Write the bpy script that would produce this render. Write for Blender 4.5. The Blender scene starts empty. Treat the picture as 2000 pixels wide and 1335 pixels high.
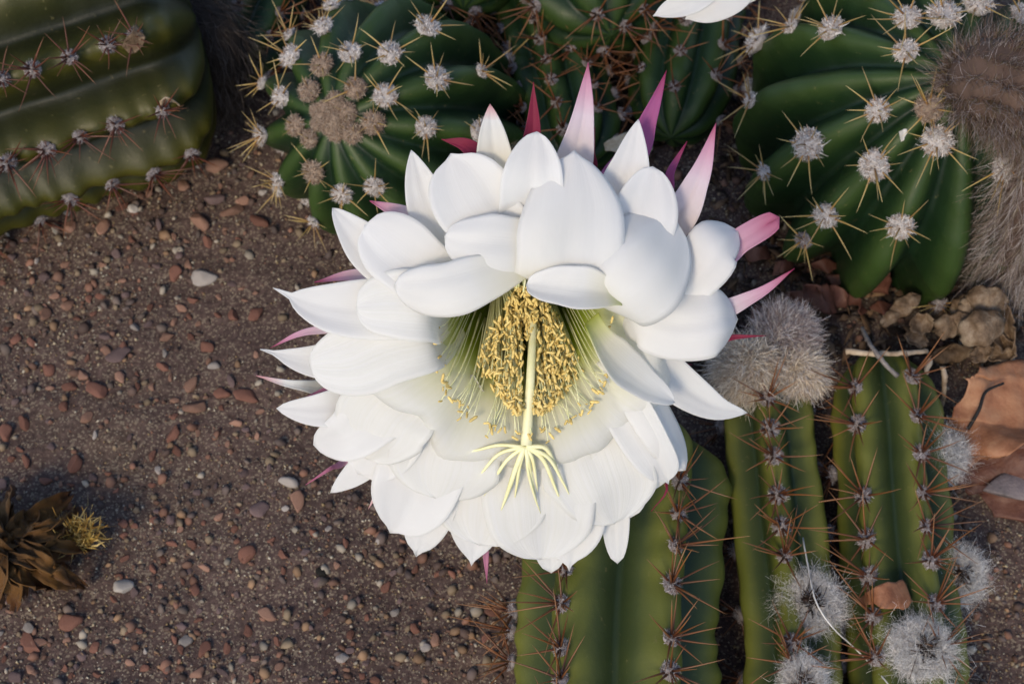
import bpy, math, random
import numpy as np
from mathutils import Vector, Matrix
from mathutils.bvhtree import BVHTree

random.seed(7)
RNG = np.random.default_rng(11)
SC = bpy.context.scene
COL = SC.collection
R = math.radians

# ------------------------------------------------------------------ camera
CAM_H, PITCH, HFOV = 0.58, 60.0, 32.4
cam_d = bpy.data.cameras.new('camera')
cam = bpy.data.objects.new('camera', cam_d)
COL.objects.link(cam)
cam.location = (0, 0, CAM_H)
cam.rotation_euler = (R(90 - PITCH), 0, 0)
cam_d.sensor_width = 36
cam_d.lens = 18 / math.tan(R(HFOV / 2))
cam_d.clip_start, cam_d.clip_end = 0.01, 500
cam_d.dof.use_dof = True
cam_d.dof.focus_distance = 0.515
cam_d.dof.aperture_fstop = 26
SC.camera = cam

# ------------------------------------------------------------------ sky, sun, exposure
SUN_EL, SUN_AZ = 41.0, 206.0          # elevation; azimuth of the sun, clockwise from +Y
world = bpy.data.worlds.new('World')
SC.world = world
world.use_nodes = True
wn = world.node_tree
sky = wn.nodes.new('ShaderNodeTexSky')
sky.sky_type = 'NISHITA'
sky.sun_disc = False
sky.sun_elevation = R(SUN_EL)
sky.sun_rotation = R(SUN_AZ)
bg = wn.nodes['Background']
bg.inputs['Strength'].default_value = 0.15
wn.links.new(sky.outputs[0], bg.inputs['Color'])
sun_d = bpy.data.lights.new('sun', 'SUN')
sun = bpy.data.objects.new('sun', sun_d)
COL.objects.link(sun)
sun_d.energy = 1.9
sun_d.angle = R(14)
sun_d.color = (1.0, 0.83, 0.60)
sdir = Vector((math.sin(R(SUN_AZ)) * math.cos(R(SUN_EL)), math.cos(R(SUN_AZ)) * math.cos(R(SUN_EL)), math.sin(R(SUN_EL))))
sun.rotation_euler = sdir.to_track_quat('Z', 'Y').to_euler()
sun.location = sdir * 3
SC.view_settings.view_transform = 'Standard'
SC.view_settings.look = 'None'
SC.view_settings.gamma = 1
SC.view_settings.exposure = 0.38

# ------------------------------------------------------------------ measuring: photograph pixel -> point of the place
CP = np.array([0, 0, CAM_H])
FW = np.array([0, math.cos(R(PITCH)), -math.sin(R(PITCH))])
UP = np.array([0, math.sin(R(PITCH)), math.cos(R(PITCH))])
RT = np.array([1.0, 0, 0])
TH = math.tan(R(HFOV / 2))
D0 = 0.50                              # distance to the flower's mouth
PX = 2 * TH * D0 / 2000                # one photograph pixel at that distance, metres


def ray(x, y):
    return FW + RT * ((x - 1000) / 1000 * TH) + UP * ((667.5 - y) / 1000 * TH)


def at(x, y, d):
    return CP + ray(x, y) * d


def G(x, y, h=0.0):                    # the point of pixel (x, y) that lies h above the ground
    r = ray(x, y)
    return CP + r * ((h - CAM_H) / r[2])


def Fl(x, y, w):                       # flower coordinates: w pixels towards the viewer from the mouth
    return at(x, y, D0 - w * PX)


def to_px(p):
    v = np.asarray(p) - CP
    d = v @ FW
    return 1000 + (v @ RT) / d / TH * 1000, 667.5 - (v @ UP) / d / TH * 1000, d


# ------------------------------------------------------------------ helpers
def empty(name, loc=(0, 0, 0)):
    o = bpy.data.objects.new(name, None)
    o.empty_display_size = 0.01
    o.location = loc
    COL.objects.link(o)
    return o


def tag(o, label=None, cat=None, group=None, kind=None):
    for k, v in (('label', label), ('category', cat), ('group', group), ('kind', kind)):
        if v:
            o[k] = v
    return o


def adopt(o, parent):
    if parent is not None:
        o.parent = parent
        o.matrix_parent_inverse = Matrix.Translation(-parent.location) if parent.type == 'EMPTY' else parent.matrix_basis.inverted()
    return o


def mesh_np(name, V, F, mats=(), uv=None, col=None, smooth=True):
    """V (n,3) array, F (m,k) int array with k = 3 or 4 (or a list of such arrays)."""
    V = np.asarray(V, dtype=np.float32)
    Fs = F if isinstance(F, list) else [F]
    Fs = [np.asarray(f, dtype=np.int32) for f in Fs if len(f)]
    me = bpy.data.meshes.new(name)
    me.vertices.add(len(V))
    me.vertices.foreach_set('co', V.ravel())
    loops = np.concatenate([f.ravel() for f in Fs])
    tot = np.concatenate([np.full(len(f), f.shape[1], np.int32) for f in Fs])
    start = np.concatenate([[0], np.cumsum(tot)[:-1]]).astype(np.int32)
    me.loops.add(len(loops))
    me.loops.foreach_set('vertex_index', loops)
    me.polygons.add(len(tot))
    me.polygons.foreach_set('loop_start', start)
    me.polygons.foreach_set('loop_total', tot)
    if smooth:
        me.polygons.foreach_set('use_smooth', np.ones(len(tot), dtype=bool))
    if uv is not None:
        ul = me.uv_layers.new(name='UVMap')
        ul.data.foreach_set('uv', np.asarray(uv, np.float32)[loops].ravel())
    if col is not None:
        ca = me.color_attributes.new('col', 'FLOAT_COLOR', 'POINT')
        c4 = np.ones((len(V), 4), np.float32)
        c4[:, :3] = col
        ca.data.foreach_set('color', c4.ravel())
    me.update()
    me.validate()
    for m in (mats if isinstance(mats, (list, tuple)) else [mats]):
        me.materials.append(m)
    return me


def obj(name, me, parent=None):
    o = bpy.data.objects.new(name, me)
    COL.objects.link(o)
    return adopt(o, parent)


def grid_faces(nu, nv, wrap=False):
    i, j = np.meshgrid(np.arange(nv - 1), np.arange(nu if wrap else nu - 1), indexing='ij')
    a = i * nu + j
    b = i * nu + (j + 1) % nu
    return np.stack([a, b, b + nu, a + nu], -1).reshape(-1, 4)


def spline(P, n):
    """Catmull-Rom through P, n points evenly spaced by length."""
    P = np.asarray(P, float)
    if len(P) == 2:
        P = np.array([P[0], P[0] * .5 + P[1] * .5, P[1]])
    Q = np.vstack([2 * P[0] - P[1], P, 2 * P[-1] - P[-2]])
    out = []
    for k in range(1, len(Q) - 2):
        t = np.linspace(0, 1, 16, endpoint=False)[:, None]
        a, b, c, d = Q[k - 1], Q[k], Q[k + 1], Q[k + 2]
        out.append(.5 * (2 * b + (c - a) * t + (2 * a - 5 * b + 4 * c - d) * t ** 2 + (3 * b - a - 3 * c + d) * t ** 3))
    out = np.vstack(out + [P[-1:]])
    L = np.concatenate([[0], np.cumsum(np.linalg.norm(np.diff(out[:, :3], axis=0), axis=1))])
    s = np.linspace(0, L[-1], n)
    return np.stack([np.interp(s, L, out[:, k]) for k in range(out.shape[1])], -1)


def unit(v):
    return v / np.maximum(np.linalg.norm(v, axis=-1, keepdims=True), 1e-12)


def tangents(C):
    return unit(np.gradient(C, axis=0))


def tube(C, rad, ns=8, caps=True):
    """tube along the centre line C (n,3) with radii rad (n)"""
    T = tangents(C)
    ref = np.array([0.3, 0.2, 1.0]) if abs(T[0][2]) < .9 else np.array([1.0, .2, .1])
    a = unit(np.cross(T[0], ref))
    A = []
    for t in T:
        a = unit(a - t * (a @ t))
        A.append(a)
    A = np.array(A)
    B = np.cross(T, A)
    th = np.linspace(0, 2 * np.pi, ns, endpoint=False)
    rad = np.asarray(rad, float)
    V = C[:, None] + rad[:, None, None] * (A[:, None] * np.cos(th)[None, :, None] + B[:, None] * np.sin(th)[None, :, None])
    V = V.reshape(-1, 3)
    F = [grid_faces(ns, len(C), True)]
    if caps:
        n = len(V)
        V = np.vstack([V, C[0], C[-1]])
        k = np.arange(ns)
        F.append(np.stack([np.full(ns, n), (k + 1) % ns, k], -1))
        e = (len(C) - 1) * ns
        F.append(np.stack([np.full(ns, n + 1), e + k, e + (k + 1) % ns], -1))
    return V, F


def merge(parts):
    Vs, F3, F4, off = [], [], [], 0
    for V, F in parts:
        Vs.append(V)
        for f in (F if isinstance(F, list) else [F]):
            f = np.asarray(f)
            if len(f):
                (F3 if f.shape[1] == 3 else F4).append(f + off)
        off += len(V)
    out = []
    if F4:
        out.append(np.vstack(F4))
    if F3:
        out.append(np.vstack(F3))
    return np.vstack(Vs), out


def vnoise(P, scale, seed=0):
    """cheap smooth noise, about -1..1"""
    r = np.random.default_rng(seed)
    P = np.asarray(P) * scale
    out = 0
    for k in range(5):
        d = unit(r.normal(size=3)) * r.uniform(.7, 2.0)
        out = out + np.sin(P @ d + r.uniform(0, 6.28) + 1.3 * np.sin(P @ (unit(r.normal(size=3)) * 1.7) + r.uniform(0, 6.28)))
    return out / 3.2


# ------------------------------------------------------------------ materials
def mat(name):
    m = bpy.data.materials.new(name)
    m.use_nodes = True
    nt = m.node_tree
    return m, nt, nt.nodes['Principled BSDF']


def nd(nt, typ, **kw):
    n = nt.nodes.new(typ)
    for k, v in kw.items():
        if k in n.inputs.keys():
            n.inputs[k].default_value = v
        else:
            setattr(n, k, v)
    return n


def ramp(nt, fac, stops, interp='LINEAR'):
    n = nt.nodes.new('ShaderNodeValToRGB')
    n.color_ramp.interpolation = interp
    e = n.color_ramp.elements
    while len(e) < len(stops):
        e.new(0.5)
    for k, (p, c) in enumerate(stops):
        e[k].position = p
        e[k].color = (*c, 1) if len(c) == 3 else c
    if fac is not None:
        nt.links.new(fac, n.inputs[0])
    return n


def mixc(nt, fac, a, b, mode='MIX'):
    n = nt.nodes.new('ShaderNodeMix')
    n.data_type = 'RGBA'
    n.blend_type = mode
    for sock, v in ((n.inputs[0], fac), (n.inputs[6], a), (n.inputs[7], b)):
        if hasattr(v, 'links'):
            nt.links.new(v, sock)
        elif isinstance(v, (int, float)):
            sock.default_value = v
        else:
            sock.default_value = (*v, 1)
    return n.outputs[2]


def bump(nt, bsdf, height, strength=.3, dist=.0005):
    b = nd(nt, 'ShaderNodeBump', Strength=strength, Distance=dist)
    nt.links.new(height, b.inputs['Height'])
    nt.links.new(b.outputs[0], bsdf.inputs['Normal'])
    return b


def petal_mat(name, stops, trans=.55, vein=.16, vein_col=(.9, .9, .85)):
    m, nt, p = mat(name)
    uv = nd(nt, 'ShaderNodeUVMap')
    sep = nd(nt, 'ShaderNodeSeparateXYZ')
    nt.links.new(uv.outputs[0], sep.inputs[0])
    geo = nd(nt, 'ShaderNodeNewGeometry')
    nz = nd(nt, 'ShaderNodeTexNoise', Scale=60.0, Detail=3.0)
    nt.links.new(geo.outputs['Position'], nz.inputs['Vector'])
    # a little irregularity along the petal
    ad = nd(nt, 'ShaderNodeMath', operation='MULTIPLY_ADD')
    nt.links.new(nz.outputs[0], ad.inputs[0])
    ad.inputs[1].default_value = .10
    nt.links.new(sep.outputs['Y'], ad.inputs[2])
    ad2 = nd(nt, 'ShaderNodeMath', operation='SUBTRACT')
    nt.links.new(ad.outputs[0], ad2.inputs[0])
    ad2.inputs[1].default_value = .05
    col = ramp(nt, ad2.outputs[0], stops)
    # fine lengthwise veins
    mp = nd(nt, 'ShaderNodeMapping')
    mp.inputs['Scale'].default_value = (30, 1.3, 1)
    nt.links.new(uv.outputs[0], mp.inputs[0])
    vn = nd(nt, 'ShaderNodeTexNoise', Scale=1.0, Detail=3.0, Roughness=.6)
    nt.links.new(mp.outputs[0], vn.inputs['Vector'])
    vr = ramp(nt, vn.outputs[0], [(.35, (0, 0, 0)), (.7, (1, 1, 1))])
    vm = nd(nt, 'ShaderNodeMath', operation='MULTIPLY')
    nt.links.new(vr.outputs[0], vm.inputs[0])
    vm.inputs[1].default_value = vein * .22
    c = mixc(nt, vm.outputs[0], col.outputs[0], vein_col, 'MULTIPLY')
    nt.links.new(c, p.inputs['Base Color'])
    p.inputs['Roughness'].default_value = .55
    p.inputs['Specular IOR Level'].default_value = .25
    p.inputs['Sheen Weight'].default_value = .08
    b = bump(nt, p, vn.outputs[0], vein * .8, .0005)
    tr = nd(nt, 'ShaderNodeBsdfTranslucent')
    nt.links.new(c, tr.inputs['Color'])
    nt.links.new(b.outputs[0], tr.inputs['Normal'])
    mx = nd(nt, 'ShaderNodeMixShader')
    mx.inputs[0].default_value = trans
    nt.links.new(p.outputs[0], mx.inputs[1])
    nt.links.new(tr.outputs[0], mx.inputs[2])
    nt.links.new(mx.outputs[0], nt.nodes['Material Output'].inputs[0])
    return m


WHITE, CREAM = (.90, .90, .89), (.88, .86, .76)
GREEN, LIME = (.16, .24, .015), (.50, .55, .10)
MAG, PINK, LILAC, CRIM = (.42, .035, .11), (.74, .33, .45), (.62, .30, .52), (.22, .012, .05)
M = {}
M['white'] = petal_mat('petal_white', [(0, (.70, .72, .40)), (.16, CREAM), (.42, WHITE), (1, (.91, .91, .91))])
M['inner'] = petal_mat('petal_inner', [(0, LIME), (.10, (.75, .76, .42)), (.25, CREAM), (.5, WHITE), (1, (.91, .91, .91))])
M['deep'] = petal_mat('petal_deep', [(0, (.10, .15, .008)), (.25, (.23, .32, .008)), (.34, (.34, .43, .02)), (.42, (.60, .65, .20)), (.51, (.83, .82, .60)), (.66, WHITE), (1, (.91, .91, .91))], vein=.38, vein_col=(.66, .68, .36))
M['cream'] = petal_mat('petal_cream', [(0, (.80, .74, .45)), (.5, (.87, .82, .66)), (.9, WHITE), (1, (.80, .45, .48))])
M['blush'] = petal_mat('petal_blush', [(0, (.70, .62, .42)), (.40, (.86, .82, .77)), (.74, (.85, .75, .82)), (.91, (.74, .40, .56)), (1, (.50, .06, .18))])
M['pink'] = petal_mat('petal_pink', [(0, (.72, .60, .52)), (.35, (.82, .66, .73)), (.75, (.78, .54, .68)), (1, (.58, .18, .32))])
M['lilac'] = petal_mat('petal_lilac', [(0, (.55, .30, .42)), (.5, (.58, .24, .48)), (.85, (.52, .15, .38)), (1, (.38, .03, .12))])
M['crimson'] = petal_mat('petal_crimson', [(0, (.30, .10, .08)), (.4, (.34, .05, .12)), (1, (.20, .012, .04))], trans=.25)
M['throat'] = petal_mat('throat_green', [(0, (.07, .11, .006)), (.50, (.17, .25, .012)), (.80, (.27, .35, .025)), (1, (.42, .47, .09))], trans=.35, vein=.9, vein_col=(.55, .6, .25))
M['brownpetal'] = petal_mat('petal_withered', [(0, (.05, .025, .008)), (.5, (.20, .095, .024)), (1, (.11, .04, .012))], trans=.25, vein=1.0, vein_col=(.3, .22, .15))


def plain(name, a, b, scale=40.0, rough=.6, bmp=.2, bscale=None, coat=0, rnd=0.0, spec=.4):
    m, nt, p = mat(name)
    tc = nd(nt, 'ShaderNodeTexCoord')
    nz = nd(nt, 'ShaderNodeTexNoise', Scale=scale, Detail=4.0, Roughness=.6)
    nt.links.new(tc.outputs['Object'], nz.inputs['Vector'])
    r = ramp(nt, nz.outputs[0], [(.3, a), (.7, b)])
    c = r.outputs[0]
    if rnd:
        oi = nd(nt, 'ShaderNodeObjectInfo')
        rr = ramp(nt, oi.outputs['Random'], [(0, (1 - rnd,) * 3), (1, (1 + rnd * .6,) * 3)])
        c = mixc(nt, 1.0, c, rr.outputs[0], 'MULTIPLY')
    nt.links.new(c, p.inputs['Base Color'])
    p.inputs['Roughness'].default_value = rough
    p.inputs['Specular IOR Level'].default_value = spec
    p.inputs['Coat Weight'].default_value = coat
    if bmp:
        n2 = nd(nt, 'ShaderNodeTexNoise', Scale=bscale or scale * 6, Detail=5.0)
        nt.links.new(tc.outputs['Object'], n2.inputs['Vector'])
        bump(nt, p, n2.outputs[0], bmp, .0006)
    return m


M['style'] = plain('style_pale', (.70, .69, .38), (.82, .80, .58), 150, .45, .1)
M['stigma'] = plain('stigma_yellow', (.76, .73, .38), (.84, .82, .54), 200, .5, .15)
M['anther'] = plain('anther_gold', (.70, .50, .14), (.86, .70, .30), 400, .7, .3, rnd=.25)
M['filament'] = plain('filament_pale', (.66, .68, .32), (.80, .80, .55), 300, .4, 0)
M['hairtube'] = plain('flower_tube_skin', (.10, .06, .03), (.16, .10, .06), 80, .8)


def vcol_mat(name, rough=.7, trans=0.0, spec=.3):
    m, nt, p = mat(name)
    a = nd(nt, 'ShaderNodeVertexColor', layer_name='col')
    nt.links.new(a.outputs[0], p.inputs['Base Color'])
    p.inputs['Roughness'].default_value = rough
    p.inputs['Specular IOR Level'].default_value = spec
    if trans:
        tr = nd(nt, 'ShaderNodeBsdfTranslucent')
        nt.links.new(a.outputs[0], tr.inputs['Color'])
        mx = nd(nt, 'ShaderNodeMixShader')
        mx.inputs[0].default_value = trans
        nt.links.new(p.outputs[0], mx.inputs[1])
        nt.links.new(tr.outputs[0], mx.inputs[2])
        nt.links.new(mx.outputs[0], nt.nodes['Material Output'].inputs[0])
    return m


M['hair'] = vcol_mat('hair_fibres', .6, .22)
M['grain'] = vcol_mat('sand_grains', .75, 0, .25)


def cactus_mat(name, deep, mid, crest, scar=(.20, .17, .08)):
    """UV.x = ridge height 0..1 over the ribs, UV.y = along the stem"""
    m, nt, p = mat(name)
    uv = nd(nt, 'ShaderNodeUVMap')
    sep = nd(nt, 'ShaderNodeSeparateXYZ')
    nt.links.new(uv.outputs[0], sep.inputs[0])
    geo = nd(nt, 'ShaderNodeNewGeometry')
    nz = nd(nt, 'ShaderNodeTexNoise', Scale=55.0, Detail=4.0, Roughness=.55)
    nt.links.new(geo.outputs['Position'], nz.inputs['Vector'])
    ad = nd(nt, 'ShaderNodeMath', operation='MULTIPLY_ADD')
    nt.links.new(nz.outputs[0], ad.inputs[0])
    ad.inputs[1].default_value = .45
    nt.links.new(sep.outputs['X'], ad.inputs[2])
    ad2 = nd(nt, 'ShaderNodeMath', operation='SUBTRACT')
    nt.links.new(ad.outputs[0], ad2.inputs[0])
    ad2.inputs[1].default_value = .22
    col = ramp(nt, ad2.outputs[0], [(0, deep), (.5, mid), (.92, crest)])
    # corky flecks and scratches
    n2 = nd(nt, 'ShaderNodeTexNoise', Scale=330.0, Detail=4.0, Roughness=.7)
    nt.links.new(geo.outputs['Position'], n2.inputs['Vector'])
    fl = ramp(nt, n2.outputs[0], [(.63, (0, 0, 0)), (.73, (1, 1, 1))])
    fm = nd(nt, 'ShaderNodeMath', operation='MULTIPLY')
    nt.links.new(fl.outputs[0], fm.inputs[0])
    fm.inputs[1].default_value = .45
    c = mixc(nt, fm.outputs[0], col.outputs[0], scar)
    n3 = nd(nt, 'ShaderNodeTexNoise', Scale=24.0, Detail=3.0)
    nt.links.new(geo.outputs['Position'], n3.inputs['Vector'])
    r3 = ramp(nt, n3.outputs[0], [(.3, (.72, .78, .7)), (.7, (1.12, 1.08, 1.0))])
    c = mixc(nt, 1.0, c, r3.outputs[0], 'MULTIPLY')
    nt.links.new(c, p.inputs['Base Color'])
    p.inputs['Roughness'].default_value = .5
    p.inputs['Specular IOR Level'].default_value = .35
    p.inputs['Subsurface Weight'].default_value = .12
    p.inputs['Subsurface Radius'].default_value = (.003, .005, .001)
    p.inputs['Subsurface Scale'].default_value = 1.0
    bump(nt, p, n2.outputs[0], .3, .0006)
    return m


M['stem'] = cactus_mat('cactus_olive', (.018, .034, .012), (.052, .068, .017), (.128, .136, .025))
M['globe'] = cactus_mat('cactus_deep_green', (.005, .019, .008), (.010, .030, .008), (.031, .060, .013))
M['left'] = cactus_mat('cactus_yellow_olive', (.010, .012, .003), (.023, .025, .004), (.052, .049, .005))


def spine_mat(name, base, mid, tip):
    m, nt, p = mat(name)
    uv = nd(nt, 'ShaderNodeUVMap')
    sep = nd(nt, 'ShaderNodeSeparateXYZ')
    nt.links.new(uv.outputs[0], sep.inputs[0])
    col = ramp(nt, sep.outputs['Y'], [(0, base), (.45, mid), (1, tip)])
    oi = nd(nt, 'ShaderNodeObjectInfo')
    rr = ramp(nt, oi.outputs['Random'], [(0, (.55, .5, .5)), (1, (1.2, 1.2, 1.2))])
    c = mixc(nt, 1.0, col.outputs[0], rr.outputs[0], 'MULTIPLY')
    nt.links.new(c, p.inputs['Base Color'])
    p.inputs['Roughness'].default_value = .4
    return m


M['spine_gold'] = spine_mat('spine_gold', (.24, .10, .025), (.40, .28, .09), (.55, .45, .22))
M['spine_red'] = spine_mat('spine_red_brown', (.06, .018, .010), (.17, .062, .018), (.24, .12, .05))
M['spine_dark'] = spine_mat('spine_dark', (.05, .012, .010), (.12, .035, .018), (.16, .07, .03))

# ------------------------------------------------------------------ the ground
XMIN, XMAX, YMIN, YMAX = -.34, .34, .08, .64


def relief(x, y):
    p = np.stack([x, y, np.zeros_like(x)], -1)
    z = .0030 * vnoise(p, 28, 3) + .0011 * vnoise(p, 110, 4) + .0005 * vnoise(p, 300, 5)
    m = np.clip((np.maximum(abs(x), abs(y - .36)) - .3) / .3, 0, 1)
    return z * (1 - m)


ax = np.concatenate([[-250, -60, -15, -5, -2, -1, -.6, -.45], np.linspace(-.38, .38, 260), [.45, .6, 1, 2, 5, 15, 60, 250]])
ay = np.concatenate([[-250, -60, -15, -5, -2, -1, -.5, -.1], np.linspace(.04, .70, 230), [.8, 1, 1.5, 3, 6, 15, 60, 250]])
gx, gy = np.meshgrid(ax, ay)
gv = np.stack([gx.ravel(), gy.ravel(), relief(gx.ravel(), gy.ravel())], -1)
m, nt, p = mat('sandy_soil')
geo = nd(nt, 'ShaderNodeNewGeometry')
n1 = nd(nt, 'ShaderNodeTexNoise', Scale=9.0, Detail=5.0, Roughness=.6)
n2 = nd(nt, 'ShaderNodeTexNoise', Scale=420.0, Detail=5.0, Roughness=.75)
vo = nd(nt, 'ShaderNodeTexVoronoi', Scale=1500.0)
for n in (n1, n2, vo):
    nt.links.new(geo.outputs['Position'], n.inputs['Vector'])
c1 = ramp(nt, n1.outputs[0], [(.3, (.080, .057, .055)), (.55, (.110, .077, .068)), (.75, (.128, .095, .072))])
c2 = ramp(nt, n2.outputs[0], [(.25, (.30, .27, .27)), (.5, (.84, .81, .80)), (.75, (1.6, 1.55, 1.45))])
c = mixc(nt, 1.0, c1.outputs[0], c2.outputs[0], 'MULTIPLY')
sv = nd(nt, 'ShaderNodeSeparateColor')
nt.links.new(vo.outputs['Color'], sv.inputs[0])
sp = ramp(nt, sv.outputs[0], [(.80, (0, 0, 0)), (.86, (1, 1, 1))])
c = mixc(nt, sp.outputs[0], c, (.22, .175, .13))
nt.links.new(c, p.inputs['Base Color'])
p.inputs['Roughness'].default_value = .95
p.inputs['Specular IOR Level'].default_value = .15
bump(nt, p, n2.outputs[0], .8, .0012)
M['soil'] = m
ground = obj('ground', mesh_np('ground', gv, grid_faces(len(ax), len(ay)), M['soil']))
tag(ground, 'bare sandy brown soil under the cacti', None, None, 'structure')

# ------------------------------------------------------------------ stones
OCT_V = np.array([(1, 0, 0), (-1, 0, 0), (0, 1, 0), (0, -1, 0), (0, 0, 1), (0, 0, -1)], float)
OCT_F = np.array([(0, 2, 4), (2, 1, 4), (1, 3, 4), (3, 0, 4), (2, 0, 5), (1, 2, 5), (3, 1, 5), (0, 3, 5)])


def ico(sub):
    t = (1 + 5 ** .5) / 2
    V = [(-1, t, 0), (1, t, 0), (-1, -t, 0), (1, -t, 0), (0, -1, t), (0, 1, t), (0, -1, -t), (0, 1, -t), (t, 0, -1), (t, 0, 1), (-t, 0, -1), (-t, 0, 1)]
    V = [tuple(unit(np.array(v, float))) for v in V]
    F = [(0, 11, 5), (0, 5, 1), (0, 1, 7), (0, 7, 10), (0, 10, 11), (1, 5, 9), (5, 11, 4), (11, 10, 2), (10, 7, 6), (7, 1, 8), (3, 9, 4), (3, 4, 2), (3, 2, 6), (3, 6, 8), (3, 8, 9), (4, 9, 5), (2, 4, 11), (6, 2, 10), (8, 6, 7), (9, 8, 1)]
    for _ in range(sub):
        cache, NF = {}, []

        def mid(a, b):
            k = (min(a, b), max(a, b))
            if k not in cache:
                V.append(tuple(unit((np.array(V[a]) + np.array(V[b])) / 2)))
                cache[k] = len(V) - 1
            return cache[k]
        for a, b, c_ in F:
            ab, bc, ca = mid(a, b), mid(b, c_), mid(c_, a)
            NF += [(a, ab, ca), (b, bc, ab), (c_, ca, bc), (ab, bc, ca)]
        F = NF
    return np.array(V), np.array(F)


ICO = [ico(k) for k in range(4)]


def stone_shape(rng, sub=2, cuts=7, rough=.05):
    V, F = ICO[sub]
    V = V.copy()
    for _ in range(cuts):
        n = unit(rng.normal(size=3))
        d = rng.uniform(.48, .86)
        k = V @ n
        V = np.where((k > d)[:, None], V - n * ((k - d) * .93)[:, None], V)
    V = V * (1 + rough * vnoise(V, 3.0, int(rng.integers(1e6))))[:, None]
    return V * np.array([1, rng.uniform(.62, .95), rng.uniform(.42, .65)]), F


def stone_mat(name, a, b):
    return plain(name, a, b, 260, .8, .5, 1500, rnd=.35, spec=.2)


SM = {
    'reddish-brown': stone_mat('stone_red', (.15, .070, .052), (.23, .110, .078)),
    'grey-violet': stone_mat('stone_violet', (.11, .075, .072), (.18, .125, .12)),
    'tan orange': stone_mat('stone_tan', (.23, .125, .090), (.33, .195, .14)),
    'pale grey': stone_mat('stone_pale', (.26, .23, .21), (.38, .34, .31)),
    'black': stone_mat('stone_black', (.010, .009, .008), (.02, .018, .016)),
    'white': stone_mat('stone_white', (.52, .47, .42), (.68, .62, .56)),
}
STONES = {}
for k in SM:
    STONES[k] = []
    for q in range(6):
        V, F = stone_shape(RNG, 2, 5 + 2 * q, .07)
        STONES[k].append(mesh_np('pebble', V, F, SM[k], smooth=(q % 2 == 1)))


def pebble(x, y, sz, kind, label, group=None, rot=None, elong=1.0, var=None):
    g = G(x, y, 0)
    g = G(x, y, float(relief(np.array([g[0]]), np.array([g[1]]))[0]))
    px = PX * to_px(g)[2] / D0
    o = obj('pebble', random.choice(STONES[kind]) if var is None else STONES[kind][var])
    s = sz / 2 * px
    o.scale = (s * elong, s, s * random.uniform(.8, 1.1))
    o.rotation_euler = (random.uniform(-.25, .25), random.uniform(-.25, .25), random.uniform(0, 6.28) if rot is None else R(rot))
    o.location = (g[0], g[1], g[2] + s * .28)
    return tag(o, label, 'pebble', group)


def on_ground(x, y):
    """is bare ground in view at this pixel?"""
    if ((x - 1010) / 500) ** 2 + ((y - 640) / 480) ** 2 < 1:
        return False
    if x > 1010 and x < 1870 or (x >= 1870 and y < 1040):
        return False
    if (x - 740) ** 2 + (y - 220) ** 2 < 270 ** 2:
        return False
    if y < 455 - x * .36 + 20 or y < 250:
        return False
    if x < 230 and 960 < y < 1160:
        return False
    return True


for a in [
    (242, 1147, 42, 'white', 'smooth white oval pebble, brightest on the ground', None, 5, 1.0, 1),
    (258, 409, 26, 'white', 'small cream-white pebble just below the olive cactus stem', None, -30, 1.1, 2),
    (418, 717, 27, 'pale grey', 'pale grey rounded pebble beside the left petals of the flower', None, 10, 1.0, 1),
    (580, 976, 44, 'tan orange', 'tall pinkish tan flat stone below the left petals', None, 95, 1.25, 3),
    (482, 1086, 40, 'reddish-brown', 'dark red smooth rounded pebble among small pink ones', None, 60, 1.1, 1),
    (630, 1116, 27, 'black', 'round black pebble on open sand below the flower', None, 0, 1.0, 1),
    (90, 614, 36, 'tan orange', 'tan three-cornered stone chip on the ground', None, 70, 1.0, 3),
    (60, 1258, 42, 'reddish-brown', 'long rusty red wedge-shaped stone below the withered flower', None, -50, 1.6, 3),
    (667, 1287, 32, 'pale grey', 'greyish lilac rounded pebble on open sand', None, 20, 1.0, 4),
    (455, 415, 40, 'tan orange', 'large orange tan stone near the spiny globe cactus', None, 30, 1.3, 2),
    (365, 1250, 32, 'pale grey', 'grey angular stone chip on the sand', None, 40, 1.1, 3),
    (230, 695, 48, 'grey-violet', 'wide flat violet brown stone, largest of its kind', None, 0, 1.3, 5),
    (435, 770, 30, 'reddish-brown', 'rounded brick-red pebble beside the lowest left petal tip', None, 0, 1.2, 4),
]:
    pebble(*a[:5], group=a[5], rot=a[6], elong=a[7], var=a[8])
cls = ['reddish-brown'] * 9 + ['grey-violet'] * 7 + ['tan orange'] * 4 + ['pale grey'] * 2
done = 0
placed = []
while done < 270:
    x, y = random.uniform(0, 1000), random.uniform(250, 1334)
    if x > 990 and random.random() < .5:
        x = random.uniform(1870, 2000)
    if not on_ground(x, y):
        continue
    # the open sand below the flower carries fewer stones
    if 560 < x and y > 1000 and random.random() < .6:
        continue
    sz = min(46, 14 + random.expovariate(1 / (11 if y < 800 else 7.5)))
    if any((x - a) ** 2 + (y - b) ** 2 < (.55 * (sz + c_)) ** 2 for a, b, c_ in placed):
        continue
    placed.append((x, y, sz))
    k = random.choice(cls)
    if y < 760 and random.random() < .30:
        k = 'tan orange'
    pebble(x, y, sz, k, f'small {k} pebble loose on the sandy ground', f'small {k} pebbles', None, random.uniform(1, 1.3))
    done += 1


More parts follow.
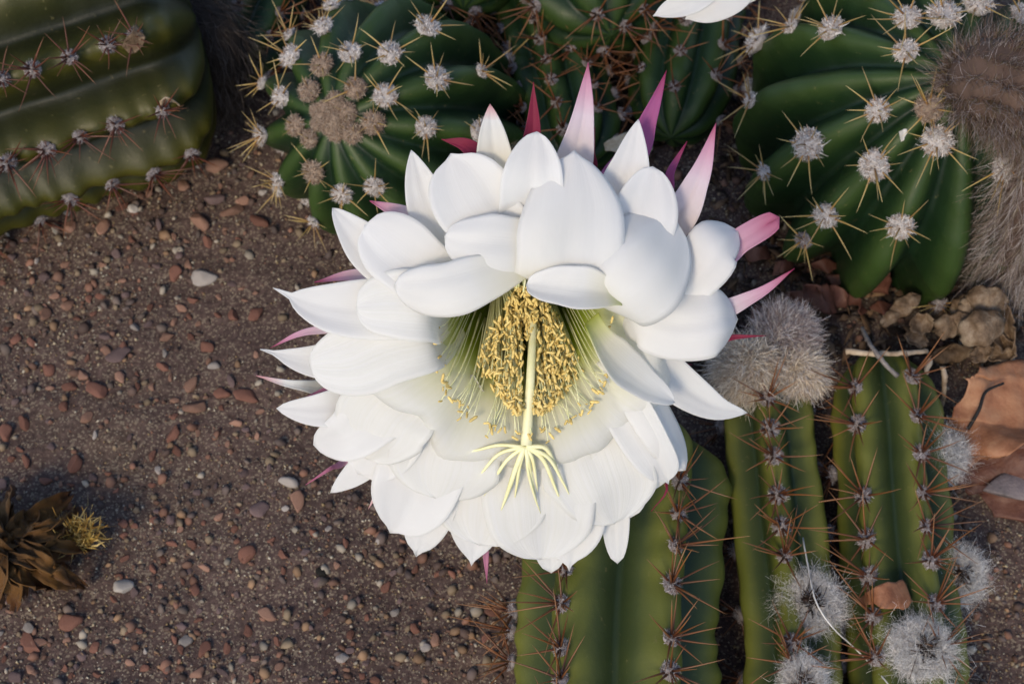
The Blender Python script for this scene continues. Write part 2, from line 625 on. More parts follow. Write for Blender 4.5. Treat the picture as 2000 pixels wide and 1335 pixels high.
def scatter(n, lo, hi, base, pal, name, label, flat, sub_region):
    Vb, Fb = base
    P, S, Cc = [], [], []
    need = n
    while need > 0:
        q = need * 2 + 50
        x = RNG.uniform(XMIN, XMAX, q)
        y = RNG.uniform(YMIN, YMAX, q)
        d = vnoise(np.stack([x, y, 0 * x], -1), 30, 9)
        keep = RNG.uniform(-1.6, .8, q) < d
        x, y = x[keep][:need], y[keep][:need]
        P.append(np.stack([x, y, relief(x, y)], -1))
        need -= len(x)
    P = np.vstack(P)
    s = lo * (hi / lo) ** (RNG.uniform(0, 1, n) ** 1.7)
    a = RNG.uniform(0, 6.28, n)
    tl = RNG.uniform(-.5, .5, (n, 2))
    jit = RNG.uniform(.72, 1.28, (n, len(Vb), 1))
    V = Vb[None] * jit * s[:, None, None] * np.stack([np.ones(n), RNG.uniform(.6, 1, n), RNG.uniform(flat, 1, n)], -1)[:, None]
    ca, sa = np.cos(a)[:, None], np.sin(a)[:, None]
    X = V[..., 0] * ca - V[..., 1] * sa
    Y = V[..., 0] * sa + V[..., 1] * ca
    Z = V[..., 2] + X * tl[:, :1] + Y * tl[:, 1:]
    V = np.stack([X, Y, Z], -1) + P[:, None] + np.array([0, 0, 1]) * (s * .25)[:, None, None]
    F = (Fb[None] + (np.arange(n) * len(Vb))[:, None, None]).reshape(-1, 3)
    pal = np.array(pal)
    cc = pal[RNG.integers(0, len(pal), n)] * RNG.uniform(.65, 1.3, (n, 1))
    cc = np.repeat(cc, len(Vb), 0)
    o = obj(name, mesh_np(name, V.reshape(-1, 3), F, M['grain'], col=cc, smooth=False))
    tag(o, label, None, None, 'stuff')


PAL = [(.15, .085, .062), (.19, .10, .07), (.10, .075, .068), (.13, .10, .085), (.24, .15, .09), (.30, .26, .21), (.09, .06, .05), (.20, .15, .10)]
scatter(9000, .0009, .0026, ICO[0], PAL, 'fine_gravel', 'fine mixed brown and red gravel over the ground', .5, None)
scatter(80000, .00025, .00085, (OCT_V, OCT_F), PAL + [(.36, .30, .20), (.42, .38, .30), (.26, .19, .10)], 'sand_grains', 'coarse sand grains over the ground', .6, None)


# ------------------------------------------------------------------ hair
def hair_mesh(name, roots, dirs, length, width, cols, droop=0.0, curl=.25, seg=4, frizz=.25, gravity=np.array([0, 0, -1.0])):
    """ribbon hairs: roots (n,3), dirs (n,3), length (n), cols (n,3)"""
    n = len(roots)
    length = np.broadcast_to(np.asarray(length, float), (n,))
    dirs = unit(dirs)
    side = unit(np.cross(dirs, unit(RNG.normal(size=(n, 3)))))
    b2 = np.cross(dirs, side)
    k1, k2 = RNG.normal(0, curl, n), RNG.normal(0, curl, n)
    ph = RNG.uniform(0, 6.28, n)
    pts = []
    for q in range(seg + 1):
        t = q / seg
        w1 = k1 * t * t + curl * frizz * np.sin((5 + 8 * (frizz > .3)) * t * (1 + .4 * np.sin(ph * 3)) + ph) * t ** .6
        w2 = k2 * t * t + curl * frizz * np.cos((4 + 8 * (frizz > .3)) * t + ph) * t ** .6
        p_ = roots + (dirs * t + side * w1[:, None] + b2 * w2[:, None] + gravity * (droop * t * t)) * length[:, None]
        pts.append(p_)
    pts = np.array(pts)
    V = []
    for q in range(seg + 1):
        w = width * (1 - .75 * q / seg) / 2
        # two ribbon edges, the ribbon slowly turning so that it is seen from any side
        a = ph + q * .7
        e = side * np.cos(a)[:, None] + b2 * np.sin(a)[:, None]
        V += [pts[q] - e * w, pts[q] + e * w]
    V = np.stack(V, 1).reshape(-1, 3)
    m_ = 2 * (seg + 1)
    F = np.array([(2 * q, 2 * q + 1, 2 * q + 3, 2 * q + 2) for q in range(seg)])
    F = (F[None] + (np.arange(n) * m_)[:, None, None]).reshape(-1, 4)
    return mesh_np(name, V, F, M['hair'], col=np.repeat(cols, m_, 0))


def hcol(n, pal, lo=.75, hi=1.2):
    pal = np.array(pal)
    return pal[RNG.integers(0, len(pal), n)] * RNG.uniform(lo, hi, (n, 1))


# ------------------------------------------------------------------ cacti
def spine_mesh(matr, bend, n=6, ns=5):
    t = np.linspace(0, 1, n)
    C = np.stack([bend * t * t, 0 * t, t], -1)
    r = .036 * (1 - t) ** .75 + .003
    r[0] *= 1.25
    V, F = tube(C, r, ns)
    uv = np.zeros((len(V), 2))
    uv[:, 1] = np.clip(V[:, 2], 0, 1)
    return mesh_np('spine', V, F, matr, uv=uv)


SPINES = {k: [spine_mesh(M[k], b) for b in (-.12, -.05, 0, .04, .1)] for k in ('spine_gold', 'spine_red', 'spine_dark')}


def wool_mesh(pal, n=420, core=(.48, .45, .44)):
    """a felt cushion, radius 1, growing along +Z"""
    V, F = ICO[2]
    V = V * np.array([.88, .88, .55]) * (1 + .16 * vnoise(V, 5, int(RNG.integers(1e6))))[:, None] + np.array([0, 0, .1])
    d = unit(RNG.normal(size=(n, 3)))
    d[:, 2] = abs(d[:, 2]) * .8 + .05
    d = unit(d)
    roots = d * np.array([.80, .80, .50]) + np.array([0, 0, .1])
    hm = hair_mesh('w', roots, unit(d + RNG.normal(0, .45, (n, 3))), RNG.uniform(.16, .36, n), .11, hcol(n, pal), curl=.7, seg=3)
    hv = np.empty(len(hm.vertices) * 3, np.float32)
    hm.vertices.foreach_get('co', hv)
    hv = hv.reshape(-1, 3)
    hf = grid = np.array([(2 * q, 2 * q + 1, 2 * q + 3, 2 * q + 2) for q in range(3)])
    hf = (hf[None] + (np.arange(n) * 8)[:, None, None]).reshape(-1, 4)
    cc = np.empty(len(hm.vertices) * 4, np.float32)
    hm.color_attributes['col'].data.foreach_get('color', cc)
    cols = np.vstack([np.array(core) * (1 + .3 * vnoise(V, 6, 2))[:, None], cc.reshape(-1, 4)[:, :3]])
    VV, FF = merge([(V, F), (hv, hf)])
    bpy.data.meshes.remove(hm)
    return mesh_np('areole', VV, FF, M['hair'], col=cols)


PAL_WHITE = [(.74, .72, .73), (.64, .60, .58), (.80, .78, .78), (.42, .32, .27)]
PAL_BROWN = [(.42, .32, .25), (.32, .23, .18), (.50, .42, .35)]
PAL_GREY = [(.46, .43, .44), (.36, .32, .32), (.54, .51, .53), (.20, .12, .10)]
WOOL = {'white': [wool_mesh(PAL_WHITE) for _ in range(4)],
        'brown': [wool_mesh(PAL_BROWN, core=(.28, .21, .16)) for _ in range(3)],
        'grey': [wool_mesh(PAL_GREY, core=(.26, .23, .23)) for _ in range(4)]}


class Cactus:
    """ribbed stem: axis through 3-D points, radius profile [(s, r)], n ribs, rib 0 towards `front`"""

    def __init__(self, axis, prof, n, front, depth, phase=0.0, matr='stem', bumps=0, power=1.0, ntheta=16, ns=90, base=None, label='', group=None):
        self.n, self.depth, self.power, self.phase = n, depth, power, phase
        self.C = spline(axis, ns)
        self.T = tangents(self.C)
        f = unit(np.asarray(front, float))
        A = []
        for t in self.T:
            f = unit(f - t * (f @ t))
            A.append(f)
        self.A = np.array(A)
        self.B = np.cross(self.T, self.A)
        s = np.linspace(0, 1, ns)
        pr = np.array(prof)
        # fine control near the growing tip
        self.rad = np.interp(s, pr[:, 0], pr[:, 1])
        k = np.array([.25, .5, .25])
        for _ in range(2):
            self.rad[1:-1] = np.convolve(self.rad, k, 'valid')
        self.ns, self.bumps = ns, bumps
        nt_ = n * ntheta
        th = np.linspace(0, 2 * np.pi, nt_, endpoint=False)
        rg = self.ridge(th)
        ss = np.repeat(np.arange(ns), nt_)
        tt = np.tile(th, ns)
        rr = np.tile(rg, ns)
        V = self.point(ss, tt)
        V = V + (self.T[ss] * 0) + unit(V - self.C[ss]) * (.0007 * vnoise(V, 120, n))[:, None]
        V[-nt_:] = self.C[-1]
        V[:nt_] = self.C[0]
        uv = np.stack([rr, s[ss]], -1)
        loc = axis[0] if base is None else base
        self.root = empty('ribbed_cactus', tuple(loc))
        tag(self.root, label, 'cactus', group)
        F = grid_faces(nt_, ns, True)
        self.body = obj('stem', mesh_np('stem', V, F, M[matr], uv=uv), self.root)
        self.bvh = BVHTree.FromPolygons([tuple(v) for v in V], [tuple(f_) for f_ in F])
        self.spots = []
        self.nsp = 0

    def ridge(self, th):
        return np.abs(np.cos(self.n * (th - self.phase) / 2)) ** self.power

    def point(self, i, th, lift=0.0):
        i = np.asarray(i, float)
        i0 = np.clip(np.floor(i).astype(int), 0, self.ns - 2)
        f = (i - i0)[..., None]
        L = lambda Q: Q[i0] * (1 - f) + Q[i0 + 1] * f
        c, a, b = L(self.C), L(self.A), L(self.B)
        r = self.rad[i0] * (1 - f[..., 0]) + self.rad[i0 + 1] * f[..., 0]
        rg = self.ridge(th)
        bm = 1 + (self.bumps * (.016 * np.cos(i / self.ns * 2 * np.pi * 13 + 2.1 * np.sin(i * .11 + 3 * np.cos(th))) + .014 * np.sin(i * .23 + 2 * np.sin(th))) * rg if self.bumps else 0)
        r = r * (1 - self.depth * (1 - rg)) * bm
        return c + (a * np.cos(th)[..., None] + b * np.sin(th)[..., None]) * (r + lift)[..., None]

    def crest(self, k, i):
        return self.point(np.array([i]), np.array([self.phase + 2 * np.pi * k / self.n]))[0]

    def normal(self, k, i):
        th = self.phase + 2 * np.pi * k / self.n
        p0, p1 = self.crest(k, max(i - 1.5, 0)), self.crest(k, min(i + 1.5, self.ns - 1))
        t = unit(p1 - p0)
        i0 = int(np.clip(i, 0, self.ns - 1))
        out = self.A[i0] * math.cos(th) + self.B[i0] * math.sin(th)
        out = out * .5 + self.T[i0] * (.9 if i > self.ns * .97 else .0) + out * .5
        return unit(out - t * (out @ t)), t

    def pick(self, x, y):
        """the place on the nearest crest under a photograph pixel"""
        r = unit(ray(x, y))
        h = self.bvh.ray_cast(Vector(CP), Vector(r))
        if h[0] is None:
            bb = None
            for k in range(self.n):
                for i in np.arange(6, self.ns - 2, 1.0):
                    q = self.crest(k, i)
                    a, b_, _ = to_px(q)
                    dd = (a - x) ** 2 + (b_ - y) ** 2
                    if (bb is None or dd < bb[0]) and self.normal(k, i)[0] @ unit(CP - q) > -.1:
                        bb = (dd, k, i, q)
            return (bb[1], bb[2], bb[3]) if bb and bb[0] < 70 ** 2 else None
        hp = np.array(h[0])
        best = None
        for k in range(self.n):
            idx = np.arange(0, self.ns - 1, .5)
            pts = self.point(idx, np.full(len(idx), self.phase + 2 * np.pi * k / self.n))
            d = np.linalg.norm(pts - hp, axis=1)
            j = int(np.argmin(d))
            if best is None or d[j] < best[0]:
                best = (d[j], k, idx[j])
        return best[1], best[2], hp

    def areole(self, k, i, wool='white', size=.0037, spine='spine_gold', count=9, length=.0095, lift=25, pos=None, central=1, vary=.5, squash=1.0):
        n, t = self.normal(k, i)
        p_ = self.crest(k, i) if pos is None else pos
        b = np.cross(n, t)
        o = obj('areole', random.choice(WOOL[wool]))
        ang = random.uniform(0, 6.28)
        # cushion frame: z out of the surface
        x_ = t * math.cos(ang) + b * math.sin(ang)
        y_ = np.cross(n, x_)
        s = size * random.uniform(.85, 1.15)
        mw = Matrix([[x_[q] * s, y_[q] * s, n[q] * s * squash, p_[q] + n[q] * s * .1] for q in range(3)] + [[0, 0, 0, 1]])
        o.matrix_basis = Matrix.Translation(-self.root.location) @ mw
        o.parent = self.root
        self.spots.append(p_)
        if count and self.nsp < 296:
            a0 = random.uniform(0, 6.28)
            for q in range(count + central):
                if self.nsp >= 296:
                    break
                cen = q >= count
                ln = length * random.uniform(1 - vary, 1 + vary * .5) * (1.25 if cen else 1)
                az = a0 + 6.283 * q / count + random.uniform(-.35, .35)
                el = R(random.uniform(55, 85)) if cen else R(lift + random.uniform(-18, 24))
                d = (t * math.cos(az) + b * math.sin(az)) * math.cos(el) + n * math.sin(el)
                d = unit(d)
                xx = unit(np.cross(d, n + .01 * t))
                yy = np.cross(d, xx)
                th = (ln * random.uniform(.9, 1.2) if ln < .012 else .0125) * (.78 if spine == 'spine_gold' else .9)
                w_ = p_ + n * s * .25 + d * s * .35
                sm = Matrix([[xx[c_] * th, yy[c_] * th, d[c_] * ln, w_[c_]] for c_ in range(3)] + [[0, 0, 0, 1]])
                so = bpy.data.objects.new('spine', random.choice(SPINES[spine]))
                COL.objects.link(so)
                so.parent = o
                so.matrix_parent_inverse = mw.inverted()
                so.matrix_basis = sm
                self.nsp += 1
        return o

    def at_pixels(self, lst, **kw):
        for e in lst:
            x, y = e[:2]
            k2 = dict(kw)
            if len(e) > 2:
                k2.update(e[2])
            h = self.pick(x, y)
            if h:
                self.areole(h[0], h[1], **k2)

    def fill(self, step, gap, i0=4, i1=None, **kw):
        """areoles on the crests the photograph does not show, so the stem is whole from other sides"""
        for k in range(self.n):
            i = i0 + random.uniform(0, step)
            while i < (i1 or self.ns - 3):
                p_ = self.crest(k, i)
                n, t = self.normal(k, i)
                x, y, d = to_px(p_)
                seen = -10 < x < 2010 and -10 < y < 1345 and n @ unit(CP - p_) > -.3
                if not seen and p_[2] > .004 and all(np.linalg.norm(p_ - q) > gap for q in self.spots):
                    self.areole(k, i, **kw)
                i += step


def dome(r, flat=.80, s0=0.0, r0=None, n=10):
    """radius profile: straight from s0 to `flat`, then a rounded end"""
    out = [(0, r if r0 is None else r0), (flat, r)]
    for q in range(1, n + 1):
        a = q / n
        out.append((flat + (1 - flat) * a, r * max(0.0, 1 - a ** 2.4) ** .5))
    return out


# --- globe cactus behind the flower, top centre left (head leans to the left towards the viewer)
ax2 = [at(905, 262, .722), at(800, 245, .690), at(720, 236, .655), at(648, 232, .628)]
prof2 = [(0, .036), (.25, .045), (.5, .048), (.62, .0475), (.72, .0455), (.80, .042), (.87, .036), (.92, .029), (.96, .0205), (.985, .0125), (1, 0)]
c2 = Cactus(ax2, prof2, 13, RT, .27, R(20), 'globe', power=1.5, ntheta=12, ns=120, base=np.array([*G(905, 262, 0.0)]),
            label='deep green globe cactus with a brown felted crown and white woolly areoles behind the flower')
W = dict(wool='white', size=.0042, spine='spine_gold', count=8, length=.0105, lift=22)
Bn = dict(wool='brown', size=.0040, count=3, length=.005, lift=50)
sm = dict(size=.0030)
c2.at_pixels([(753, 193), (850, 165), (938, 145, sm), (993, 133, sm), (730, 250, dict(wool='brown', count=5)), (827, 268), (918, 278), (765, 335),
              (690, 170, dict(wool='brown', count=5)), (756, 105), (830, 55), (673, 105, dict(count=6)), (715, 28), (625, 135, dict(wool='brown', count=5)), (623, 55),
              (607, 182, Bn), (568, 120), (563, 67, sm), (552, 188), (515, 160, sm), (583, 236, Bn), (514, 250, sm), (560, 293, dict(count=5)), (529, 345, sm),
              (616, 277, Bn), (583, 375, sm), (638, 337, dict(wool='brown', count=5)), (597, 437, sm), (700, 365), (690, 268, Bn), (655, 195, Bn), (682, 215, Bn), (640, 5, sm)], **W)
for q in range(14):      # felt of the crown: young areoles without spines
    a = q * 2.4
    h = c2.pick(648 + (9 + 2.1 * q) * math.cos(a), 232 + (8 + 1.9 * q) * math.sin(a))
    if h:
        c2.areole(h[0], min(h[1], c2.ns - 3), wool='brown', size=.0030, count=0, pos=h[2])
c2.fill(9, .010, 20, 100, wool='white', size=.0036, count=5, length=.010)

# --- large globe cactus, top right
ax4 = [at(1660, 380, .728), at(1740, 300, .690), at(1815, 215, .640), at(1875, 150, .600)]
prof4 = [(0, .048), (.2, .060), (.42, .066), (.55, .0655), (.66, .061), (.76, .053), (.85, .042), (.92, .029), (.96, .019), (.985, .010), (1, 0)]
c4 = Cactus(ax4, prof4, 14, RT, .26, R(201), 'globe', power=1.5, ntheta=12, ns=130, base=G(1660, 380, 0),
            label='large deep green globe cactus with white woolly areoles and hairy flower tubes on its crown')
W4 = dict(wool='white', size=.0052, spine='spine_gold', count=9, length=.0135, lift=20)
c4.at_pixels([(1632, 120), (1510, 140), (1445, 158, dict(size=.0036)), (1713, 193), (1580, 268), (1495, 320, dict(size=.0036)), (1455, 345, dict(size=.003)),
              (1800, 203, dict(wool='brown')), (1713, 325), (1630, 425), (1578, 467, dict(size=.0034, wool='grey')), (1838, 275), (1803, 425), (1765, 507, dict(size=.0036, wool='grey')),
              (1925, 330), (1770, 112), (1758, 55), (1635, 10), (1856, 40), (1915, 20), (1545, 2, dict(size=.003)), (1990, 30), (1780, 0)], **W4)
for q in range(12):
    a = q * 2.4
    h = c4.pick(1878 + (9 + 3.4 * q) * math.cos(a), 150 + (8 + 3.2 * q) * math.sin(a))
    if h:
        c4.areole(h[0], min(h[1], c4.ns - 3), wool='brown', size=.0042, count=1, length=.012, lift=50, pos=h[2])
c4.fill(9, .013, 18, 112, wool='white', size=.0045, count=5, length=.012)

# --- thick olive stem lying across the top left corner
u18 = np.array([math.cos(R(18)), -math.sin(R(18))])
pp = lambda t: np.array([135.0, 112.0]) + u18 * t
hL = .052
axL = [G(*pp(-420), hL - .006), G(*pp(-150), hL - .003), G(*pp(60), hL), G(*pp(262), hL + .002)]
profL = dome(.0555, .82)
frontL = unit(CP - axL[2])
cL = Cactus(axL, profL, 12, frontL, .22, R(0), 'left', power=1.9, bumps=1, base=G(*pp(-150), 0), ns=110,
            label='thick yellowish olive cactus stem with rows of dark spines lying across the corner')
WL = dict(wool='grey', size=.0031, spine='spine_dark', count=10, length=.0125, lift=32)
cL.at_pixels([(2, 155), (65, 135), (135, 115), (210, 95), (265, 80), (10, 310), (90, 285), (155, 260), (225, 237), (312, 207), (65, 408), (135, 372), (210, 345), (290, 322), (372, 290),
              (40, 8), (105, -5)], **WL)
cL.fill(7.5, .012, 4, 100, wool='grey', size=.0031, spine='spine_dark', count=8, length=.012, lift=35)

# --- dim stem behind, top centre
axD = [G(1010, -330, .030), G(1080, -160, .034), G(1150, -40, .040), G(1195, 70, .044)]
cD = Cactus(axD, dome(.031, .74), 8, unit(CP - axD[2]), .24, R(10), 'globe', bumps=1, base=G(1080, -160, 0), ns=90,
            label='shaded olive cactus stem with long brown spines pushed in between the two globe cacti')
WD = dict(wool='grey', size=.0026, spine='spine_red', count=8, length=.017, lift=35)
cD.at_pixels([(1045, 12), (1078, 58), (1108, 84), (1170, 96), (1150, 30), (1245, 2), (1278, 44), (1215, 50)], **WD)
axE = [G(820, -300, .030), G(860, -160, .034), G(890, -60, .038), G(905, 20, .040)]
cE = Cactus(axE, dome(.026, .72), 8, unit(CP - axE[2]), .24, R(10), 'globe', bumps=1, base=G(860, -160, 0), ns=90,
            label='shaded cactus tip with long brown spines directly behind the globe with felted crown')
cE.at_pixels([(870, 10), (905, 40), (930, 20), (880, 45)], **WD)

# --- three stems lying side by side, lower right
def stem3(pts, rad, h, phase, label, px_list, spine_len, tipflat=.86, ns=120, n=6):
    axis = [G(x, y, hh) for (x, y), hh in zip(pts, h)]
    c = Cactus(axis, dome(rad, tipflat), n, unit(CP - axis[len(axis) // 2]), .34, phase, 'stem', bumps=1, power=1.5, ntheta=18, base=G(*pts[1], 0), ns=ns, label=label)
    kw = dict(wool='grey', size=.0031, spine='spine_red', count=9, length=spine_len, lift=30, central=2)
    c.at_pixels(px_list, **kw)
    c.fill(7, .012, 3, ns - 8, wool='grey', size=.003, spine='spine_red', count=7, length=spine_len, lift=32)
    return c


cA = stem3([(1195, 1800), (1200, 1500), (1204, 1250), (1226, 1000), (1245, 830)], .0335, (.028, .028, .028, .029, .030), R(30),
           'thick olive cactus stem with red-brown spines below the flower, widest of three side by side',
           [(1345, 948), (1318, 1003), (1312, 1066), (1310, 1145), (1305, 1245), (1318, 1312), (1122, 1112), (1104, 1180), (1096, 1265), (1090, 1330), (1062, 1165), (1010, 1290), (1045, 1225)], .0165)
cB = stem3([(1566, 1800), (1556, 1500), (1545, 1250), (1520, 1000), (1500, 820), (1492, 690)], .0178, (.018, .018, .018, .019, .021, .024), R(0),
           'slim olive cactus stem topped by a large furry bud, between the two other lying stems',
           [(1512, 835), (1515, 890), (1525, 968), (1540, 1030), (1545, 1090), (1552, 1255), (1560, 1300), (1505, 780)], .0150)
cC = stem3([(1800, 1800), (1785, 1500), (1770, 1250), (1750, 1050), (1735, 850), (1715, 690)], .0195, (.019, .019, .019, .0195, .021, .023), R(30),
           'slim olive cactus stem with leaf fragment and white woolly buds beside the dead leaf',
           [(1672, 755), (1668, 832), (1668, 908), (1685, 970), (1702, 1052), (1726, 1125), (1745, 1205), (1775, 965), (1783, 1028), (1790, 1100), (1830, 1180), (1765, 740), (1780, 815), (1765, 890), (1800, 1260), (1760, 1290)], .0165)


# ------------------------------------------------------------------ woolly buds on the stems (parts of their stem)
def furball(name, parent, centre, r, n, pal, up, hl=(.5, .9), flat=.7, dark=None, droop=.15, core=(.46, .42, .39), width=.00022, swirl=.5, ring=False, frizz=.42, curl=.95, flow=None):
    """soft tuft: a small core and many fine hairs"""
    n = int(n * 1.9)
    up = unit(np.asarray(up, float))
    d = unit(RNG.normal(size=(n, 3)))
    k = d @ up
    d = d - up[None] * (k - abs(k))[:, None]       # upper half
    side = unit(np.cross(d, up))
    if ring:
        hz = unit(d - up[None] * (d @ up)[:, None])
        root = centre + hz * (r * RNG.uniform(.34, .85, n) * (1 + .16 * vnoise(hz, 3, n)))[:, None] + up * (r * RNG.uniform(.0, .35, n))[:, None]
        dirs = hz * RNG.uniform(.2, 1.0, (n, 1)) + up[None] * RNG.uniform(0, .9, (n, 1)) + side * RNG.normal(.3, swirl * 1.4, (n, 1)) + RNG.normal(0, .35, (n, 3))
    else:
        root = centre + d * r * RNG.uniform(.45, .72, (n, 1)) * (1 + .18 * vnoise(d, 4, n))[:, None]
        dirs = d + side * swirl * .9 + RNG.normal(0, .55, (n, 3))
    if flow is not None:
        dirs = unit(dirs) + flow
    ln = r * .72 * RNG.uniform(hl[0] * .6, hl[1], n)
    cols = hcol(n, pal)
    hm = hair_mesh(name, root, dirs, ln, width, cols, droop=droop, curl=curl, seg=7, frizz=frizz)
    o = obj(name, hm, parent)
    V, F = ICO[3]
    V = V * (1 + .14 * vnoise(V, 4, 3))[:, None] * r * (.74 if ring else .62)
    kk = V @ up
    V = V - up * (kk * (1 - flat))[:, None] + centre
    cm = obj('bud_core', mesh_np('bud_core', V, F, plain('bud_core', core, tuple(min(1, c_ * 1.8) for c_ in core), 300, .9)))
    cm.parent = o
    if dark:
        nn = dark
        th = RNG.uniform(0, 6.28, nn)
        t1 = unit(np.cross(up, np.array([.3, .2, .9])))
        t2 = np.cross(up, t1)
        dd = t1 * np.cos(th)[:, None] + t2 * np.sin(th)[:, None]
        rt = centre + up * r * .80 + dd * r * RNG.uniform(0, .15, (nn, 1))
        dk = hair_mesh('dry_tip', rt, dd + up * RNG.uniform(-.1, .6, (nn, 1)), r * RNG.uniform(.3, .6, nn), .0013, hcol(nn, [(.022, .013, .010), (.045, .026, .018)]), curl=.5, seg=4)
        do = obj('dry_tip', dk)
        do.parent = o
    return o


PALW = [(.84, .83, .82), (.74, .71, .70), (.90, .89, .88), (.60, .55, .52)]
PALT = [(.80, .71, .58), (.70, .59, .46), (.88, .82, .73), (.48, .37, .29), (.76, .69, .63)]
toCam = lambda p_: unit(CP - p_)


def on(c, x, y, lift=0.0):
    h = c.bvh.ray_cast(Vector(CP), Vector(unit(ray(x, y))))
    p_ = np.array(h[0]) if h[0] is not None else G(x, y, .03)
    return p_ + toCam(p_) * lift


p_ = on(cB, 1585, 1180, .002)
b = furball('woolly_bud', cB.root, p_, .0086, 4200, PALW, toCam(p_) + np.array([0, 0, .3]), dark=45, ring=True, hl=(.45, .85), width=.00020)
b['label'] = 'white woolly ring bud with dark dry centre'
p_ = on(cB, 1572, 1326, .002)
furball('woolly_bud', cB.root, p_, .0065, 2200, PALW, toCam(p_), dark=25, ring=True)
fz = dict(frizz=.18, curl=.35, width=.00036, droop=.1)
p_ = G(1466, 716, .036)
b = furball('furry_bud', cB.root, p_, .0125, 2600, PALT, toCam(p_), hl=(.7, 1.15), flow=-UP * .7 - RT * .25, core=(.50, .42, .34), **fz)
b['label'] = 'large furry tan bud on the stem tip'
p_ = G(1556, 722, .034)
b = furball('furry_bud', cB.root, p_, .0105, 2200, PALT + [(.62, .58, .58)], toCam(p_), hl=(.7, 1.15), flow=-UP * .6 + RT * .35, core=(.46, .40, .36), **fz)
b['label'] = 'smaller furry grey tan bud on the stem tip'
p_ = G(1528, 658, .036)
b = furball('furry_bud', cB.root, p_, .0125, 2600, [(.44, .36, .34), (.58, .52, .52), (.30, .23, .22), (.70, .66, .66)], toCam(p_), hl=(.6, 1.0), flow=UP * .35 + RT * .5, core=(.30, .24, .22), **fz)
b['label'] = 'grey brown furry bud lying behind the tan ones'
for x, y, r_, n_, dk in [(1838, 890, .0080, 3000, 8), (1868, 1122, .0080, 3000, 30), (1800, 1268, .0086, 3600, 40)]:
    p_ = on(cC, min(x, 1845), y, .001) if x < 1850 else G(x, y, .018)
    if x == 1868 or x == 1838:
        p_ = G(x, y, .020)
    furball('woolly_bud', cC.root, p_, r_, n_, PALW, toCam(p_) + np.array([.2, .1, 0]), dark=dk, ring=(x != 1838), hl=(.5, .95), swirl=.7)


# ------------------------------------------------------------------ hairy flower tubes
def hairy_tube(name, label, cat, pts, rads, n, pal, flow=.9, hl=.012, width=.00022, skin=(.07, .045, .035), droop=.15, group=None):
    C = spline(pts, 40)
    r = np.interp(np.linspace(0, 1, 40), np.linspace(0, 1, len(rads)), rads)
    root = empty(name, tuple(C[0]))
    tag(root, label, cat, group)
    V, F = tube(C, r, 14)
    V = V + RNG.normal(0, .0004, V.shape)
    obj('tube', mesh_np('tube', V, F, plain('tube_skin', skin, tuple(c_ * 1.7 for c_ in skin), 160, .9)), root)
    i = RNG.integers(0, 40 * 14, n)
    base = V[i] * .5 + V[np.minimum(i + 14, 40 * 14 - 1)] * .5 + RNG.normal(0, .0005, (n, 3))
    ci = np.minimum(i // 14, 39)
    out = unit(base - C[ci])
    T = tangents(C)[ci]
    d = out * (1 - flow * .6) + T * flow + RNG.normal(0, .22, (n, 3))
    ho = obj('hair', hair_mesh('hair', base, d, hl * RNG.uniform(.5, 1.2, n), width, hcol(n, pal), droop=droop, curl=.35, seg=5), root)
    ho['kind'] = 'stuff'
    return root


FUR = [(.26, .20, .18), (.38, .33, .31), (.16, .11, .095), (.50, .46, .46), (.27, .22, .16), (.10, .07, .06)]
hairy_tube('hairy_flower_bud', 'dark brown hairy flower bud lying on the crown of the large globe cactus', 'flower bud',
           [at(1890, 175, .600), at(1930, 160, .590), at(1985, 170, .585), at(2060, 200, .58)], [.009, .0145, .0155, .014], 5200,
           [(.16, .10, .08), (.24, .19, .17), (.11, .07, .055), (.33, .29, .29), (.13, .10, .05)], flow=.35, hl=.010)
hairy_tube('hairy_flower_tube', 'grey brown furry flower tube hanging down beside the large globe cactus', 'flower tube',
           [at(2095, 130, .60), at(2062, 280, .605), at(2030, 410, .625), at(1985, 500, .66)], [.012, .0150, .0150, .010], 9000, FUR, flow=.8, hl=.016)
hairy_tube('hairy_flower_tube', 'dark dried hairy flower tube behind the olive stem in the corner', 'flower tube',
           [at(300, -60, .70), at(360, 0, .69), at(415, 70, .685), at(435, 150, .70), at(430, 220, .725)], [.012, .0125, .011, .008, .006], 3600,
           [(.06, .045, .035), (.10, .08, .07), (.16, .13, .12), (.03, .02, .016)], flow=1.1, hl=.016, skin=(.018, .012, .009))

# ------------------------------------------------------------------ the flower
MX, MY, TILT = 1022.0, 640.0, .30


def lean(y):
    return .30 * (MY - y) if y < MY else -.45 * (y - MY) - 50 * min(1, (y - MY) / 100)

AXF = unit(np.array([.03, -.43, .90]))         # where the mouth faces: right, up, towards the viewer
EX = np.array([1.0, 0, 0])
EY = unit(np.cross(AXF, EX))
EX = unit(np.cross(EY, AXF))


def rim(phi, r, back=0.0):
    """a point of the flower's mouth, in (x, y, w) pixels; phi counter-clockwise from the right"""
    q = (EX * math.cos(phi) + EY * math.sin(phi)) * r - AXF * back
    return np.array([MX + q[0], MY - q[1], -60 + q[2]])


def FP(q):
    return Fl(q[0], q[1], q[2])


flower = empty('cactus_flower', tuple(FP(rim(0, 0, 430))))
tag(flower, 'large open white cactus flower with gold stamens and green throat', 'flower')
PSEED = [100]


